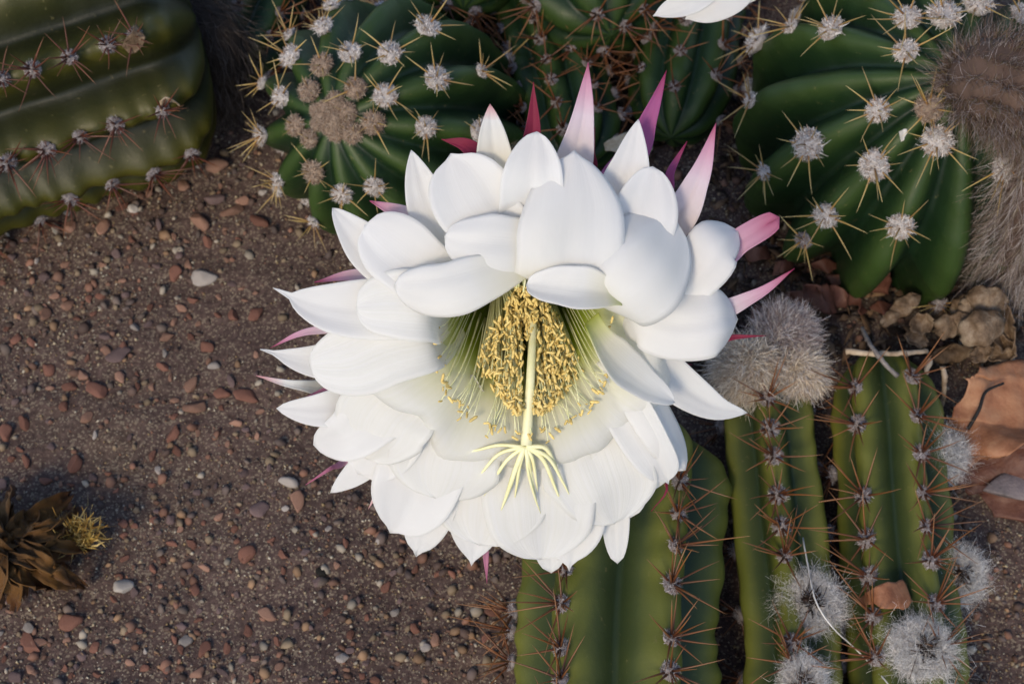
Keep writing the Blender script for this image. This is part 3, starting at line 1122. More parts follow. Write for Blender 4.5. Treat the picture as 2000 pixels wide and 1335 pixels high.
def petal(pts, hw, matr='white', base=.45, peak=.62, p_=2.2, q_=2.0, mucro=0.0, cup=.12, tilt=0.0, wav=.05, crease=.05, auto=True, ang=None,
          back=0.0, name='petal', parent=None, deep=False, cupb=None, nu=17, nv=40, thick=.00028, notch=0.0, raw=False, label=None, plane=None, shear=0.0):
    """one petal: middle line (x, y, w), half width in pixels"""
    PSEED[0] += 1
    rg = np.random.default_rng(PSEED[0])
    pts = [np.array(q, float) for q in pts]
    if not raw:
        for q in pts:
            q[2] += lean(q[1])
    a, z = pts[0], pts[-1]
    if auto and not deep and pts[0][1] > MY + 40:
        pts[0][2] -= 55
        if len(pts) > 3:
            pts[1][2] -= 15
    if auto:
        phi = math.atan2(-(pts[min(1, len(pts) - 1)][1] - MY), pts[min(1, len(pts) - 1)][0] - MX)
        if deep:
            pts = [rim(phi, 190, 62), rim(phi, 238, 14)] + pts[1:] if math.sin(phi) < -.45 else [rim(phi, 128, 90), rim(phi, 158, 10)] + pts
        else:
            pts = [rim(phi, 135, 150 + back), rim(phi, 168, 60 + .5 * back)] + pts if math.sin(phi) < .35 else [rim(phi, 105 + 25 * (back > 0), 45 + back)] + pts
    C = spline([FP(q) for q in pts], nv)
    T = tangents(C)
    if ang is None:
        dx, dy = z[0] - a[0], -(z[1] - a[1])
        an = math.atan2(dy, dx) - math.pi / 2
    else:
        an = R(ang)
    A0 = (RT * math.cos(an) + UP * math.sin(an)) * math.cos(R(tilt)) - FW * math.sin(R(tilt))
    A = unit(A0[None] - T * (T @ A0)[:, None])
    N = np.cross(A, T)
    t = np.linspace(0, 1, nv)
    tm = np.clip(t / (1 - mucro), 0, 1)
    s1 = np.clip(tm / peak, 0, 1)
    f = base + (1 - base) * (s1 * s1 * (3 - 2 * s1))
    s2 = np.clip((tm - peak) / (1 - peak), 0, 1)
    f = f * np.maximum(0, 1 - s2 ** p_) ** (1 / q_)
    if mucro:
        f = np.maximum(f, np.where(t > 1 - 1.9 * mucro, .16 * np.clip((1 - t) / (1.9 * mucro), 0, 1) ** .8, 0))
    f[-1] = max(f[-1], .004)
    x = np.linspace(-1, 1, nu)
    h = hw * PX
    X, Tt = np.meshgrid(x, t)
    ph = rg.uniform(0, 6.28, 6)
    wl = 1 + .035 * np.sin(9 * t + ph[0]) + .02 * np.sin(21 * t + ph[1])
    wr = 1 + .035 * np.sin(8 * t + ph[2]) + .02 * np.sin(19 * t + ph[3])
    wx = np.where(X < 0, wl[:, None], wr[:, None])
    if cupb is None:
        off = cup * X ** 2 * f[:, None]
    else:
        sm_ = np.clip(Tt / .55, 0, 1)
        sm_ = sm_ * sm_ * (3 - 2 * sm_)
        off = (cupb * (1 - sm_) + cup * sm_) * X ** 2 * f[:, None]
    off = off + wav * (np.abs(X) ** 1.5) * np.sin(Tt * (5 + 3 * rg.random()) + np.where(X < 0, ph[4], ph[5])) * f[:, None]
    off = off + .018 * np.sin(X * 5.0 + ph[1] + Tt * 3) * f[:, None] + .02 * np.sin(X * 2.2 + ph[2]) * np.sin(Tt * 8 + ph[3])
    off = off + .045 * np.sin(X * (1.5 + 2 * rg.random()) + ph[5] + 2.2 * np.sin(Tt * 4 + ph[0])) * np.sin(Tt * 3.1) * f[:, None] + .02 * np.sin(X * 9 + ph[3] + 2 * Tt) * Tt * f[:, None]
    off = off - crease * np.exp(-(X / .16) ** 2) * np.sin(np.pi * np.clip(Tt, 0, 1)) * f[:, None]
    lat = X * f[:, None] * wx
    Pn = C[:, None] + A[:, None] * (lat * h)[..., None] + N[:, None] * (off * h)[..., None] + T[:, None] * (-shear * h * (X ** 2) * Tt ** 3)[..., None]
    if notch:
        cut = notch * h * np.exp(-(X / .3) ** 2) * np.clip((Tt - .8) / .2, 0, 1) ** 2
        Pn = Pn - T[:, None] * cut[..., None]
    V = Pn.reshape(-1, 3)
    arc = .48 + np.concatenate([[0], np.cumsum(np.linalg.norm(np.diff(C, axis=0), axis=1))]) / (640 * PX)
    uv = np.stack([(X + 1) / 2, np.minimum(arc, .97)[:, None] + 0 * X if deep else Tt], -1).reshape(-1, 2)
    o = obj(name, mesh_np(name, V, grid_faces(nu, nv), M[matr], uv=uv), flower if parent is None else parent)
    md = o.modifiers.new('thickness', 'SOLIDIFY')
    md.thickness = thick
    md.offset = 0
    if label:
        o['label'] = label
    return o


# narrow outer petals, pink to crimson, standing behind the white ones
def sepal(tip, basep, hw, matr, w=-90, bend=(0, 0), **kw):
    a = dict(base=.7, peak=.45, p_=1.25, q_=1.0, cup=.30, crease=.10, back=70, name='outer_petal', wav=.03)
    a.update(kw)
    m_ = ((tip[0] + basep[0]) / 2 + bend[0], (tip[1] + basep[1]) / 2 + bend[1], w)
    return petal([(basep[0], basep[1], w - 25), m_, (tip[0], tip[1], w + 5)], hw, matr, **a)


sepal((1149, 122), (1112, 340), 40, 'blush', -70, (8, 0))
sepal((1302, 137), (1232, 310), 33, 'lilac', -120, (2, 6))
sepal((1042, 160), (1032, 340), 25, 'crimson', -150, (4, 0))
sepal((862, 272), (955, 360), 36, 'crimson', -130, (10, -26))
sepal((1162, 248), (1150, 340), 15, 'crimson', -190)
sepal((1342, 276), (1285, 390), 19, 'lilac', -150, (-2, -2))
sepal((1399, 240), (1300, 440), 42, 'blush', -60, (14, 8))
sepal((1522, 424), (1380, 512), 24, 'pink', -70, (0, -2), p_=9, q_=3, peak=.5, notch=1.3, cup=.35)
sepal((1552, 524), (1370, 610), 32, 'blush', -55, (12, 10))
sepal((1496, 655), (1380, 660), 17, 'crimson', -110)
sepal((1352, 712), (1230, 680), 18, 'crimson', -150, (0, 8))
sepal((722, 392), (850, 470), 33, 'blush', -90, (4, -10))
sepal((614, 551), (770, 552), 26, 'blush', -90, (0, -14))
sepal((528, 679), (650, 640), 17, 'blush', -90, (-4, -8))
sepal((593, 777), (690, 745), 18, 'pink', -100, (0, -4))
sepal((597, 946), (690, 885), 17, 'pink', -100)
sepal((951, 1138), (946, 1020), 28, 'pink', -110)
sepal((719, 994), (770, 900), 30, 'cream', -90)
sepal((500, 733), (660, 745), 30, 'cream', -75, (0, 12))
sepal((1272, 998), (1262, 880), 9, 'crimson', -100, (36, 10))

# white petals, back to front. Top
petal([(985, 430, -60), (968, 330, -35), (957, 203, -45)], 40, 'cream', p_=1.6, q_=1.15, back=40, cup=.25)
petal([(880, 480, -60), (835, 400, -45), (803, 293, -60)], 42, 'white', p_=1.6, q_=1.1, back=40, cup=.25)
petal([(1190, 430, -60), (1225, 340, -45), (1247, 233, -60)], 47, 'white', p_=1.5, q_=1.1, back=40, cup=.3)
petal([(1040, 440, -20), (1040, 350, 20), (1049, 257, -5)], 66, 'white', p_=2.0, q_=1.6, cup=.22, peak=.55)
petal([(1205, 490, -10), (1258, 420, 0), (1275, 325, -30)], 66, 'white', p_=2.2, q_=1.7, cup=.15)
petal([(990, 480, 5), (930, 400, 10), (880, 300, -20)], 78, 'white', p_=2.8, q_=1.8, peak=.68, cup=.18, mucro=.02)
# the big folded petals over the throat: out of the throat towards the viewer, then bent back
fold = dict(auto=False, raw=True)
petal([(1110, 500, -40), (1112, 552, 50), (1108, 540, 112), (1116, 450, 126), (1122, 294, 95)], 104, 'inner', ang=0, base=.92, p_=2.2, q_=1.8, peak=.5, cup=-.13, mucro=.02, wav=.02, crease=.05, **fold)
petal([(1110, 482, 60), (1010, 482, 104), (930, 476, 112), (868, 462, 90)], 58, 'inner', base=.9, p_=2.6, q_=2, peak=.5, cup=-.12, crease=0, wav=.03, **fold)
petal([(1075, 496, 70), (985, 530, 108), (905, 556, 124), (835, 568, 112), (770, 560, 70)], 52, 'inner', base=.40, p_=2.6, q_=2, peak=.6, cup=-.18, crease=0, wav=.03, **fold)
petal([(1130, 560, -60), (1150, 575, 60), (1195, 560, 120), (1260, 500, 120), (1318, 428, 50)], 108, 'inner', ang=-42, base=.75, wav=.02, p_=2.6, q_=2, peak=.55, cup=-.28, **fold)
petal([(1212, 575, 105), (1150, 566, 128), (1090, 560, 130), (1028, 556, 112)], 40, 'white', auto=False, raw=True, base=.6, p_=2.4, q_=2, peak=.4, cup=.35, tilt=-12)
# right
petal([(1280, 590, -30), (1370, 520, 0), (1405, 470, -10), (1440, 450, -70)], 56, 'white', p_=2.8, q_=2, peak=.7, cup=-.2, back=20)
petal([(1240, 610, 0), (1330, 635, 25), (1405, 628, 20), (1440, 622, -50)], 68, 'white', p_=3.0, q_=2, peak=.68, cup=-.28, back=10)
petal([(1240, 670, -60), (1320, 745, -40), (1395, 795, -50), (1460, 806, -70)], 44, 'white', p_=1.6, q_=1.2, peak=.62, cup=.2, back=50)
petal([(1150, 625, 30), (1190, 690, 60), (1250, 745, 60), (1318, 785, 40)], 44, 'inner', auto=False, base=.55, p_=2, q_=1.6, peak=.4, cup=.28, tilt=35)
petal([(1195, 690, 10), (1250, 770, 20), (1300, 850, 15), (1338, 918, -30)], 46, 'white', p_=2.4, q_=1.8, cup=-.35, tilt=20)
petal([(1190, 730, 0), (1235, 810, 25), (1280, 890, 15), (1306, 945, -15)], 50, 'white', p_=2.6, q_=1.8, cup=.3, tilt=-18, mucro=.03)
# left
petal([(800, 540, -40), (725, 490, -30), (649, 406, -50)], 46, 'white', p_=1.7, q_=1.3, back=40, cup=.2)
petal([(850, 540, 10), (790, 500, 15), (712, 440, -20)], 68, 'white', p_=3.0, q_=2, peak=.66, cup=.12)
petal([(810, 600, -30), (690, 605, -10), (600, 590, -20), (533, 562, -30)], 60, 'white', p_=2.0, q_=1.5, mucro=.07, back=20, cup=.15)
petal([(835, 600, 30), (775, 595, 42), (695, 600, 15)], 70, 'deep', p_=2.4, q_=2, cup=.05, base=.55, deep=True, nv=56, crease=.01)
petal([(760, 690, -60), (620, 705, -50), (508, 682, -60)], 46, 'white', p_=1.7, q_=1.3, mucro=.05, back=50, cup=.2)
petal([(830, 660, 20), (750, 675, 32), (680, 705, 25), (604, 712, 0)], 78, 'deep', p_=2.6, q_=1.9, cup=.10, base=.55, deep=True, nv=56, crease=.01)
petal([(760, 770, -50), (640, 800, -40), (540, 797, -60)], 46, 'white', p_=1.8, q_=1.4, back=50, cup=.18)
petal([(840, 720, -10), (740, 800, 0), (680, 850, -5), (612, 868, -40)], 66, 'white', p_=2.0, q_=1.6, cup=.12)
petal([(800, 830, -60), (710, 910, -45), (645, 962, -70)], 40, 'white', p_=1.6, q_=1.3, back=50, cup=.25)
petal([(830, 740, -30), (770, 820, -15), (735, 880, -20), (700, 925, -35)], 82, 'white', p_=2.4, q_=2, cup=.12)
# bottom
petal([(900, 820, -50), (850, 960, -35), (815, 1078, -50)], 58, 'white', p_=3.0, q_=1.8, back=40, wav=.16, shear=-.2, mucro=.02)
petal([(880, 740, -5), (830, 900, 5), (790, 1000, -10), (762, 1040, -25)], 92, 'white', p_=2.6, q_=1.8, mucro=.02, wav=.08)
petal([(1190, 900, -70), (1200, 1000, -60), (1206, 1100, -70)], 34, 'white', p_=2.6, q_=1.9, back=60)
petal([(960, 830, -45), (935, 980, -30), (921, 1104, -40)], 74, 'white', p_=2.0, q_=1.5, back=30, mucro=.03)
petal([(1060, 860, -50), (1075, 1000, -45), (1076, 1118, -60)], 50, 'white', p_=2.4, q_=1.8, back=30)
petal([(1090, 830, -35), (1110, 980, -25), (1112, 1114, -40)], 80, 'white', p_=2.6, q_=1.7, mucro=.04, back=20)
petal([(1170, 760, -30), (1215, 880, -20), (1232, 1010, -30)], 62, 'white', p_=2.2, q_=1.7, cup=.25, back=20)
low = dict(base=.62, peak=.52, crease=.008, wav=.025, deep=True, nv=56)
petal([(975, 880, -8), (955, 980, -2), (938, 1064, -14)], 118, 'deep', p_=2.8, q_=1.9, cup=.04, **low)
petal([(895, 800, 4), (870, 890, 14), (852, 972, 6)], 116, 'deep', p_=2.8, q_=2, cup=.06, **low)
petal([(800, 740, -4), (752, 815, 10), (715, 895, -10)], 96, 'deep', p_=2.6, q_=2, cup=.06, **low)
petal([(1150, 840, -2), (1176, 930, 10), (1200, 1022, -8)], 114, 'deep', p_=2.4, q_=1.7, cup=.08, **low)
petal([(1215, 770, -20), (1238, 870, -16), (1248, 965, -30)], 90, 'deep', p_=2.4, q_=1.7, cup=.08, **low)
petal([(1050, 880, 0), (1054, 980, 8), (1056, 1092, -10)], 116, 'deep', p_=2.8, q_=1.9, cup=.05, **low)

# floral tube: the green throat inside, scaly hairy skin outside
rows, uvs = [], []
NT, NR = 144, 64
sp_ = spline([(42, 442, 0), (72, 300, 0), (108, 150, 0), (132, 62, 0), (156, 8, 0), (190, -20, 0), (226, -34, 0), (262, -42, 0), (290, -30, 0), (306, 16, 0)], NR)
arcs = np.concatenate([[0], np.cumsum(np.linalg.norm(np.diff(sp_, axis=0), axis=1))])
for k in range(NR):
    for q in range(NT):
        a = 2 * math.pi * q / NT
        # the flare joins the lower petals; above, the folded petals take over at once
        e = min(1, max(0, (.42 - math.sin(a)) / .5))
        lim = 140 + (arcs[-1] - 0) * 0
        kk = min(k, int((NR - 1) * (.56 + .44 * e)))
        r, back = sp_[kk][0], sp_[kk][1]
        big = max(0, r - 130) / 130
        rr = r * (1 + .020 * math.sin(a * 11) * (r / 150) + .008 * math.sin(a * 29)) + 10 * big * math.sin(a * 9 + 1)
        rows.append(FP(rim(a, rr, back + 5 * big * math.sin(a * 9 + 2))))
        uvs.append((q / NT * 5, max(0.0, (arcs[kk] - 150) / 640)))
th_ = obj('throat', mesh_np('throat', np.array(rows), grid_faces(NT, NR, True), M['deep'], uv=np.array(uvs)), flower)
tb = [FP(rim(0, 0, 120)), FP(rim(0, 0, 240)), FP(rim(0, 0, 350)), FP(rim(0, 0, 460)), at(975, 400, .655), at(945, 335, .678), at(905, 300, .695)]
V, F = tube(spline(tb, 40), np.interp(np.linspace(0, 1, 40), [0, .16, .32, .48, 1], [.0250, .0195, .0138, .0105, .0095]), 20, caps=False)
obj('floral_tube', mesh_np('floral_tube', V, F, M['hairtube']), flower)
ti = RNG.integers(240, 780, 2600)
tn = unit(V[ti] - spline(tb, 40)[ti // 20])
ho = obj('tube_hair', hair_mesh('tube_hair', V[ti], tn + RNG.normal(0, .5, (2600, 3)), RNG.uniform(.004, .010, 2600), .00025, hcol(2600, [(.30, .25, .22), (.18, .13, .11), (.42, .38, .36)]), curl=.5, seg=4), flower)
ho['kind'] = 'stuff'


# style and stigma
st = spline([FP(rim(1.6, 20, 380)), FP(np.array([1039, 600, -185])), FP(np.array([1037, 720, -92])), FP(np.array([1028, 868, -108]))], 24)
V, F = tube(st, np.interp(np.linspace(0, 1, 24), [0, .6, .9, 1], np.array([7, 7.5, 10, 12]) * PX), 12)
style = obj('style', mesh_np('style', V, F, M['style']), flower)
for ex, ey, ew, hw, bx, by in [(898, 884, -60, 6, 0, -4), (918, 950, -75, 6, -8, -12), (945, 968, -85, 6.5, -4, -6), (978, 998, -95, 9, 0, 0), (1048, 978, -90, 7.5, -2, 0),
                               (1056, 1002, -100, 5, -6, 6), (1050, 960, -70, 6, 4, -6), (1097, 984, -95, 7, 6, -14), (1114, 970, -85, 6.5, 10, -12), (1090, 918, -70, 7.5, 12, -12), (1005, 975, -90, 6, -2, 0)]:
    b0 = np.array([1026 + (ex - 1020) * .03, 872, -106.])
    e = np.array([ex, ey, lean(ey) + 26 + ew * .15], float)
    m1 = b0 * .62 + e * .38 + np.array([bx, by - 4, 16])
    m2 = b0 * .25 + e * .75 + np.array([bx * .6, by * .5, 10])
    C = spline([FP(b0), FP(m1), FP(m2), FP(e)], 18)
    V, F = tube(C, np.interp(np.linspace(0, 1, 18), [0, .15, .5, .85, 1], np.array([.8, 1, .85, .5, .12]) * hw * .68 * PX), 8)
    obj('stigma_lobe', mesh_np('stigma_lobe', V, F, M['stigma']), style)

# stamens
fil, anth = [], []


def anther_at(p3, d3, ln):
    anth.append((p3, d3, ln))


for q in range(54):            # the ring of stamens round the mouth
    a = math.pi * (.93 + 1.14 * (q + random.uniform(-.45, .45)) / 53)
    if random.random() < .10:
        continue
    e = rim(a, random.uniform(162, 178) + 36 * max(0, -math.sin(a)) ** 1.5, random.uniform(-62, -40))
    m_ = rim(a + random.uniform(-.05, .05), 146, 2)
    s_ = rim(a + random.uniform(-.05, .05), 96, 190)
    C = spline([FP(s_), FP(m_), FP(e)], 10)
    fil.append(tube(C, np.linspace(.00017, .00011, 10), 5))
    d_ = unit(np.array(RNG.normal(size=3)) - FW * .1 + UP * -.4)
    anther_at(FP(e), d_, random.uniform(.0022, .0032))
    for _ in range(random.choice((0, 0, 1, 1, 2)) if abs(math.sin(a)) > .4 else 0):
        e2 = e + RNG.normal(0, 9, 3)
        fil.append(tube(spline([FP(s_), FP(m_ + RNG.normal(0, 5, 3)), FP(e2)], 8), np.linspace(.00026, .00014, 8), 4))
        anther_at(FP(e2), unit(RNG.normal(size=3) - FW * .1), random.uniform(.0014, .0021))
inner = []
while len(inner) < 1350:        # the dense bunch lying on the lower wall, parted by the style
    v = random.random() ** .8
    y = 560 + v * 245
    half = 16 + 88 * math.sin(min(1, v * 1.3) * math.pi / 2) if v < .66 else 110 * (1 - (v - .66) / .34 * .72)
    x = 1032 + random.uniform(-1, 1) * half + (v - .5) * 8
    if abs(x - (1036 - 6 * v)) < 12 and v > .42:
        continue
    w = -180 + 110 * v + random.uniform(-50, 22) - abs(x - 1032) * .25
    e = np.array([x, y, w])
    inner.append(e)
for e in inner:
    a = math.atan2(-(e[1] - 560), e[0] - 1025) + random.uniform(-.2, .2)
    s_ = rim(a, 60, 360)
    m_ = s_ * .5 + e * .5 + np.array([0, -6, 10])
    fil.append(tube(spline([FP(s_), FP(m_), FP(e)], 8), np.linspace(.00022, .00013, 8), 4))
    anther_at(FP(e), unit(RNG.normal(size=3) * .6 - UP * .9 - FW * .2), random.uniform(.0018, .0030))
for bx, by, n_ in [(948, 552, 9), (1010, 540, 8), (1040, 528, 4)]:       # pale ones hanging in front of the fold
    for _ in range(n_):
        e = np.array([bx + random.uniform(-14, 14), by + random.uniform(8, 34), random.uniform(10, 45)])
        s_ = np.array([bx + random.uniform(-6, 22), by - 40, 40.])
        fil.append(tube(spline([FP(s_), FP(s_ * .4 + e * .6 + np.array([3, 0, 6])), FP(e)], 8), np.linspace(.00034, .00022, 8), 5))
        anther_at(FP(e), unit(RNG.normal(size=3) - UP * .8), random.uniform(.0015, .0021))
V, F = merge(fil)
fo = obj('filaments', mesh_np('filaments', V, F, M['filament']), flower)
fo['kind'] = 'stuff'
AM = []
for q in range(4):
    t = np.linspace(-.5, .5, 7)
    C = np.stack([.10 * (q - 1.5) * t * t, 0 * t, t], -1)
    V, F = tube(C, np.array([.07, .15, .17, .14, .16, .14, .06]), 6)
    AM.append((V, F, mesh_np('anther', V, F, M['anther'])))
# those that show largest are parts, the rest one mass
order = sorted(range(len(anth)), key=lambda k: -anth[k][2] - (.004 if k < 110 or k > len(anth) - 22 else 0))
rest = []
for rank, k in enumerate(order):
    p3, d3, ln = anth[k]
    xx = unit(np.cross(d3, np.array([.31, .2, .93])))
    yy = np.cross(d3, xx)
    V, F, me = AM[k % 4]
    Mx = np.stack([xx * ln, yy * ln, d3 * ln], -1)
    if rank < 290:
        o = bpy.data.objects.new('anther', me)
        COL.objects.link(o)
        o.parent = flower
        o.matrix_parent_inverse = Matrix.Translation(-flower.location)
        o.matrix_basis = Matrix([[*Mx[q], p3[q]] for q in range(3)] + [[0, 0, 0, 1]])
    else:
        rest.append((V @ Mx.T + p3, F))
V, F = merge(rest)
ro = obj('anther_mass', mesh_np('anther_mass', V, F, M['anther']), flower)
ro['kind'] = 'stuff'

# --- second white flower, its lowest petals in view at the top edge
fl2 = empty('cactus_flower', tuple(at(1420, -140, .66)))
tag(fl2, 'white cactus flower of which only hanging petals show between the cacti', 'flower')
for e, m_, hw in [((1275, 32), (1370, -15), 34), ((1338, 38), (1440, -30), 48), ((1390, 10), (1480, -50), 40), ((1300, -30), (1380, -60), 40)]:
    w0 = -560
    b_ = np.array([1480., -140., w0])
    petal([b_, np.array([*m_, w0 + 60.]), np.array([*e, w0 + 40.])], hw, 'white', auto=False, raw=True, parent=fl2, p_=2.0, q_=1.5, cup=.2, mucro=.02)
V, F = tube(spline([at(1480, -140, .64), at(1500, -180, .68), at(1500, -230, .79)], 12), np.linspace(.012, .009, 12), 14)
obj('floral_tube', mesh_np('floral_tube', V, F, M['hairtube']), fl2)


# ------------------------------------------------------------------ litter
def sheet(rows, n_u=22, n_v=30, crumple=.0012, seed=1, curl=.0):
    """leaf-like sheet from pairs of edge points [(left 3-D, right 3-D), ...]"""
    L = spline([r[0] for r in rows], n_v)
    Rr = spline([r[1] for r in rows], n_v)
    rag = 1.6 * crumple * np.stack([vnoise(L, 420, seed + 9), vnoise(L, 380, seed + 10), 0 * L[:, 0]], -1)
    L = L + rag
    Rr = Rr - rag[::-1]
    u = np.linspace(0, 1, n_u)
    Pn = L[:, None] * (1 - u)[None, :, None] + Rr[:, None] * u[None, :, None]
    nrm = unit(np.cross(Rr - L, np.gradient(L * .5 + Rr * .5, axis=0)))
    nrm = nrm * np.sign(nrm @ (CP - Pn.reshape(-1, 3).mean(0)))[:, None]
    V = Pn + nrm[:, None] * (curl * (2 * u - 1) ** 2)[None, :, None]
    V = V + nrm[:, None] * (crumple * (vnoise(Pn, 110, seed) + .5 * vnoise(Pn, 260, seed + 1)))[..., None]
    V = V + .35 * crumple * np.stack([vnoise(Pn, 300, seed + k) for k in (3, 4, 5)], -1)
    uu, vv = np.meshgrid(u, np.linspace(0, 1, n_v))
    return V.reshape(-1, 3), grid_faces(n_u, n_v), np.stack([uu, vv], -1).reshape(-1, 2)


def leaf_mat(name, a, b, c_, scale=90, bmp=.5):
    m, nt, p = mat(name)
    geo = nd(nt, 'ShaderNodeNewGeometry')
    n1 = nd(nt, 'ShaderNodeTexNoise', Scale=scale, Detail=5.0, Roughness=.65)
    n2 = nd(nt, 'ShaderNodeTexNoise', Scale=scale * 9, Detail=3.0)
    for n in (n1, n2):
        nt.links.new(geo.outputs['Position'], n.inputs['Vector'])
    r = ramp(nt, n1.outputs[0], [(.32, a), (.5, b), (.68, c_)])
    nt.links.new(r.outputs[0], p.inputs['Base Color'])
    p.inputs['Roughness'].default_value = .55
    p.inputs['Specular IOR Level'].default_value = .3
    bump(nt, p, n2.outputs[0], bmp, .0005)
    return m


M['leaf'] = leaf_mat('dead_leaf_tan', (.17, .065, .032), (.30, .135, .070), (.38, .20, .11))
M['leafdark'] = leaf_mat('dead_leaf_dark', (.045, .018, .014), (.10, .040, .028), (.16, .075, .05))
M['husk'] = leaf_mat('husk_brown', (.05, .03, .016), (.15, .10, .062), (.30, .235, .17), 150, 1.0)
M['twig'] = leaf_mat('twig_pale', (.24, .17, .11), (.40, .31, .22), (.50, .41, .31), 200)
M['twiggrey'] = leaf_mat('twig_grey', (.13, .11, .105), (.21, .19, .18), (.27, .25, .24), 200)
M['thread'] = leaf_mat('thread_white', (.55, .53, .50), (.66, .64, .60), (.72, .70, .67), 200, .1)
M['pod'] = leaf_mat('pod_black', (.006, .006, .006), (.012, .011, .011), (.022, .02, .02), 200, .4)
M['slate'] = leaf_mat('stone_slate', (.085, .075, .078), (.15, .125, .13), (.20, .165, .16), 120, .6)


def leaf(name, label, rows, matr, cat='leaf', thick=.0004, **kw):
    V, F, uv = sheet(rows, **kw)
    o = obj(name, mesh_np(name, V, F, M[matr], uv=uv))
    md = o.modifiers.new('thickness', 'SOLIDIFY')
    md.thickness = thick
    return tag(o, label, cat)


leaf('dead_leaf', 'large curled tan-orange dead leaf with a dark split lying beside the cactus stems',
     [(G(1900, 716, .026), G(2040, 690, .016)), (G(1882, 755, .026), G(2060, 770, .020)), (G(1868, 810, .020), G(2060, 850, .022)), (G(1848, 860, .013), G(1975, 880, .026)), (G(1880, 905, .008), G(1905, 915, .012))], 'leaf', crumple=.0019, seed=5, n_u=40, n_v=50)
leaf('dead_leaf', 'dark reddish brown dead leaf underneath the tan-orange leaf',
     [(G(1885, 905, .012), G(2060, 840, .024)), (G(1872, 930, .010), G(2070, 930, .020)), (G(1905, 968, .006), G(2070, 1000, .012)), (G(1960, 1005, .004), G(2070, 1050, .005))], 'leafdark', crumple=.0019, seed=8, n_u=40, n_v=40)
leaf('dead_leaf', 'small folded light brown leaf fragment caught on the spines of the slim stem',
     [(on(cC, 1674, 1172, .006), on(cC, 1690, 1182, .005)), (on(cC, 1715, 1142, .008), on(cC, 1725, 1186, .006)), (on(cC, 1760, 1128, .007), on(cC, 1772, 1188, .006)), (on(cC, 1772, 1150, .004), on(cC, 1782, 1170, .003))], 'leaf', crumple=.0006, seed=12, n_u=12, n_v=16)
leaf('dead_leaf', 'jagged dark brown leaf standing below the large globe cactus',
     [(G(1668, 570, .012), G(1740, 575, .010)), (G(1685, 530, .024), G(1738, 540, .022)), (G(1694, 522, .028), G(1730, 520, .027))], 'leafdark', crumple=.0010, seed=15, n_u=14, n_v=14)
leaf('bark_flake', 'long shredded brown bark flake in the shadow right of the flower',
     [(G(1535, 575, .014), G(1545, 600, .010)), (G(1575, 552, .022), G(1590, 600, .014)), (G(1635, 575, .018), G(1640, 605, .012)), (G(1690, 598, .010), G(1690, 608, .008))], 'leafdark', cat='bark', crumple=.0022, seed=18, n_u=14)
# dark split in the large leaf is a curled shred of its own
V, F = tube(spline([G(1960, 748, .0285), G(1925, 765, .0290), G(1912, 800, .0275), G(1890, 838, .024)], 16), np.linspace(.0005, .0007, 16), 6)
tag(obj('shred', mesh_np('shred', V, F, M['pod'])), 'thin black curled shred lying on the tan-orange dead leaf', 'shred')

slate_v, slate_f = stone_shape(np.random.default_rng(5), 3, 9, .04)
g = G(1975, 955, .010)
slv = slate_v * np.array([.013, .010, .008]) + np.array([g[0], g[1], .012])
tag(obj('stone', mesh_np('stone', slv, slate_f, M['slate'], smooth=False)), 'grey lilac wedge of stone lying on the dark dead leaf', 'stone')


def twig(label, pts, r0, r1, matr, name='twig', cat='twig', knob=.12):
    C = spline(pts, 24)
    r = np.linspace(r0, r1, 24) * (1 + knob * RNG.normal(size=24))
    V, F = tube(C + RNG.normal(0, r0 * .12, C.shape), r, 7)
    return tag(obj(name, mesh_np(name, V, F, M[matr])), label, cat)


twig('pale horizontal dry twig lying across the stem tip below the husks', [G(1652, 686, .040), G(1700, 690, .042), G(1760, 690, .041), G(1812, 685, .036)], .0011, .0008, 'twig')
twig('grey broken twig crossing over the pale horizontal twig', [on(cC, 1683, 640, .004), G(1705, 680, .045), G(1730, 712, .045), G(1752, 733, .042)], .0007, .0009, 'twiggrey')
twig('thin pale bent stalk hanging below the husks', [G(1818, 700, .028), G(1808, 730, .026), G(1806, 760, .018), G(1812, 785, .008)], .0010, .0006, 'twig')
twig('thicker pale straight stalk below the husks beside the black pod', [G(1842, 715, .026), G(1845, 750, .022), G(1838, 800, .008)], .0011, .0008, 'twig')
twig('long white thread curving over the stems and the woolly ring bud', [on(cB, 1568, 1050, .004), on(cB, 1578, 1105, .009), G(1592, 1170, .042), G(1622, 1220, .040), on(cC, 1680, 1275, .004), on(cC, 1735, 1335, .003), on(cC, 1760, 1380, .003)], .00028, .00024, 'thread', 'thread', 'thread', .05)
V, F = stone_shape(np.random.default_rng(8), 3, 4, .05)
g = G(1812, 805, .010)
tag(obj('seed_pod', mesh_np('seed_pod', V * np.array([.0052, .0075, .0065]) + g, F, M['pod'])), 'black shrivelled seed pod hanging at the end of a pale stalk', 'seed pod')


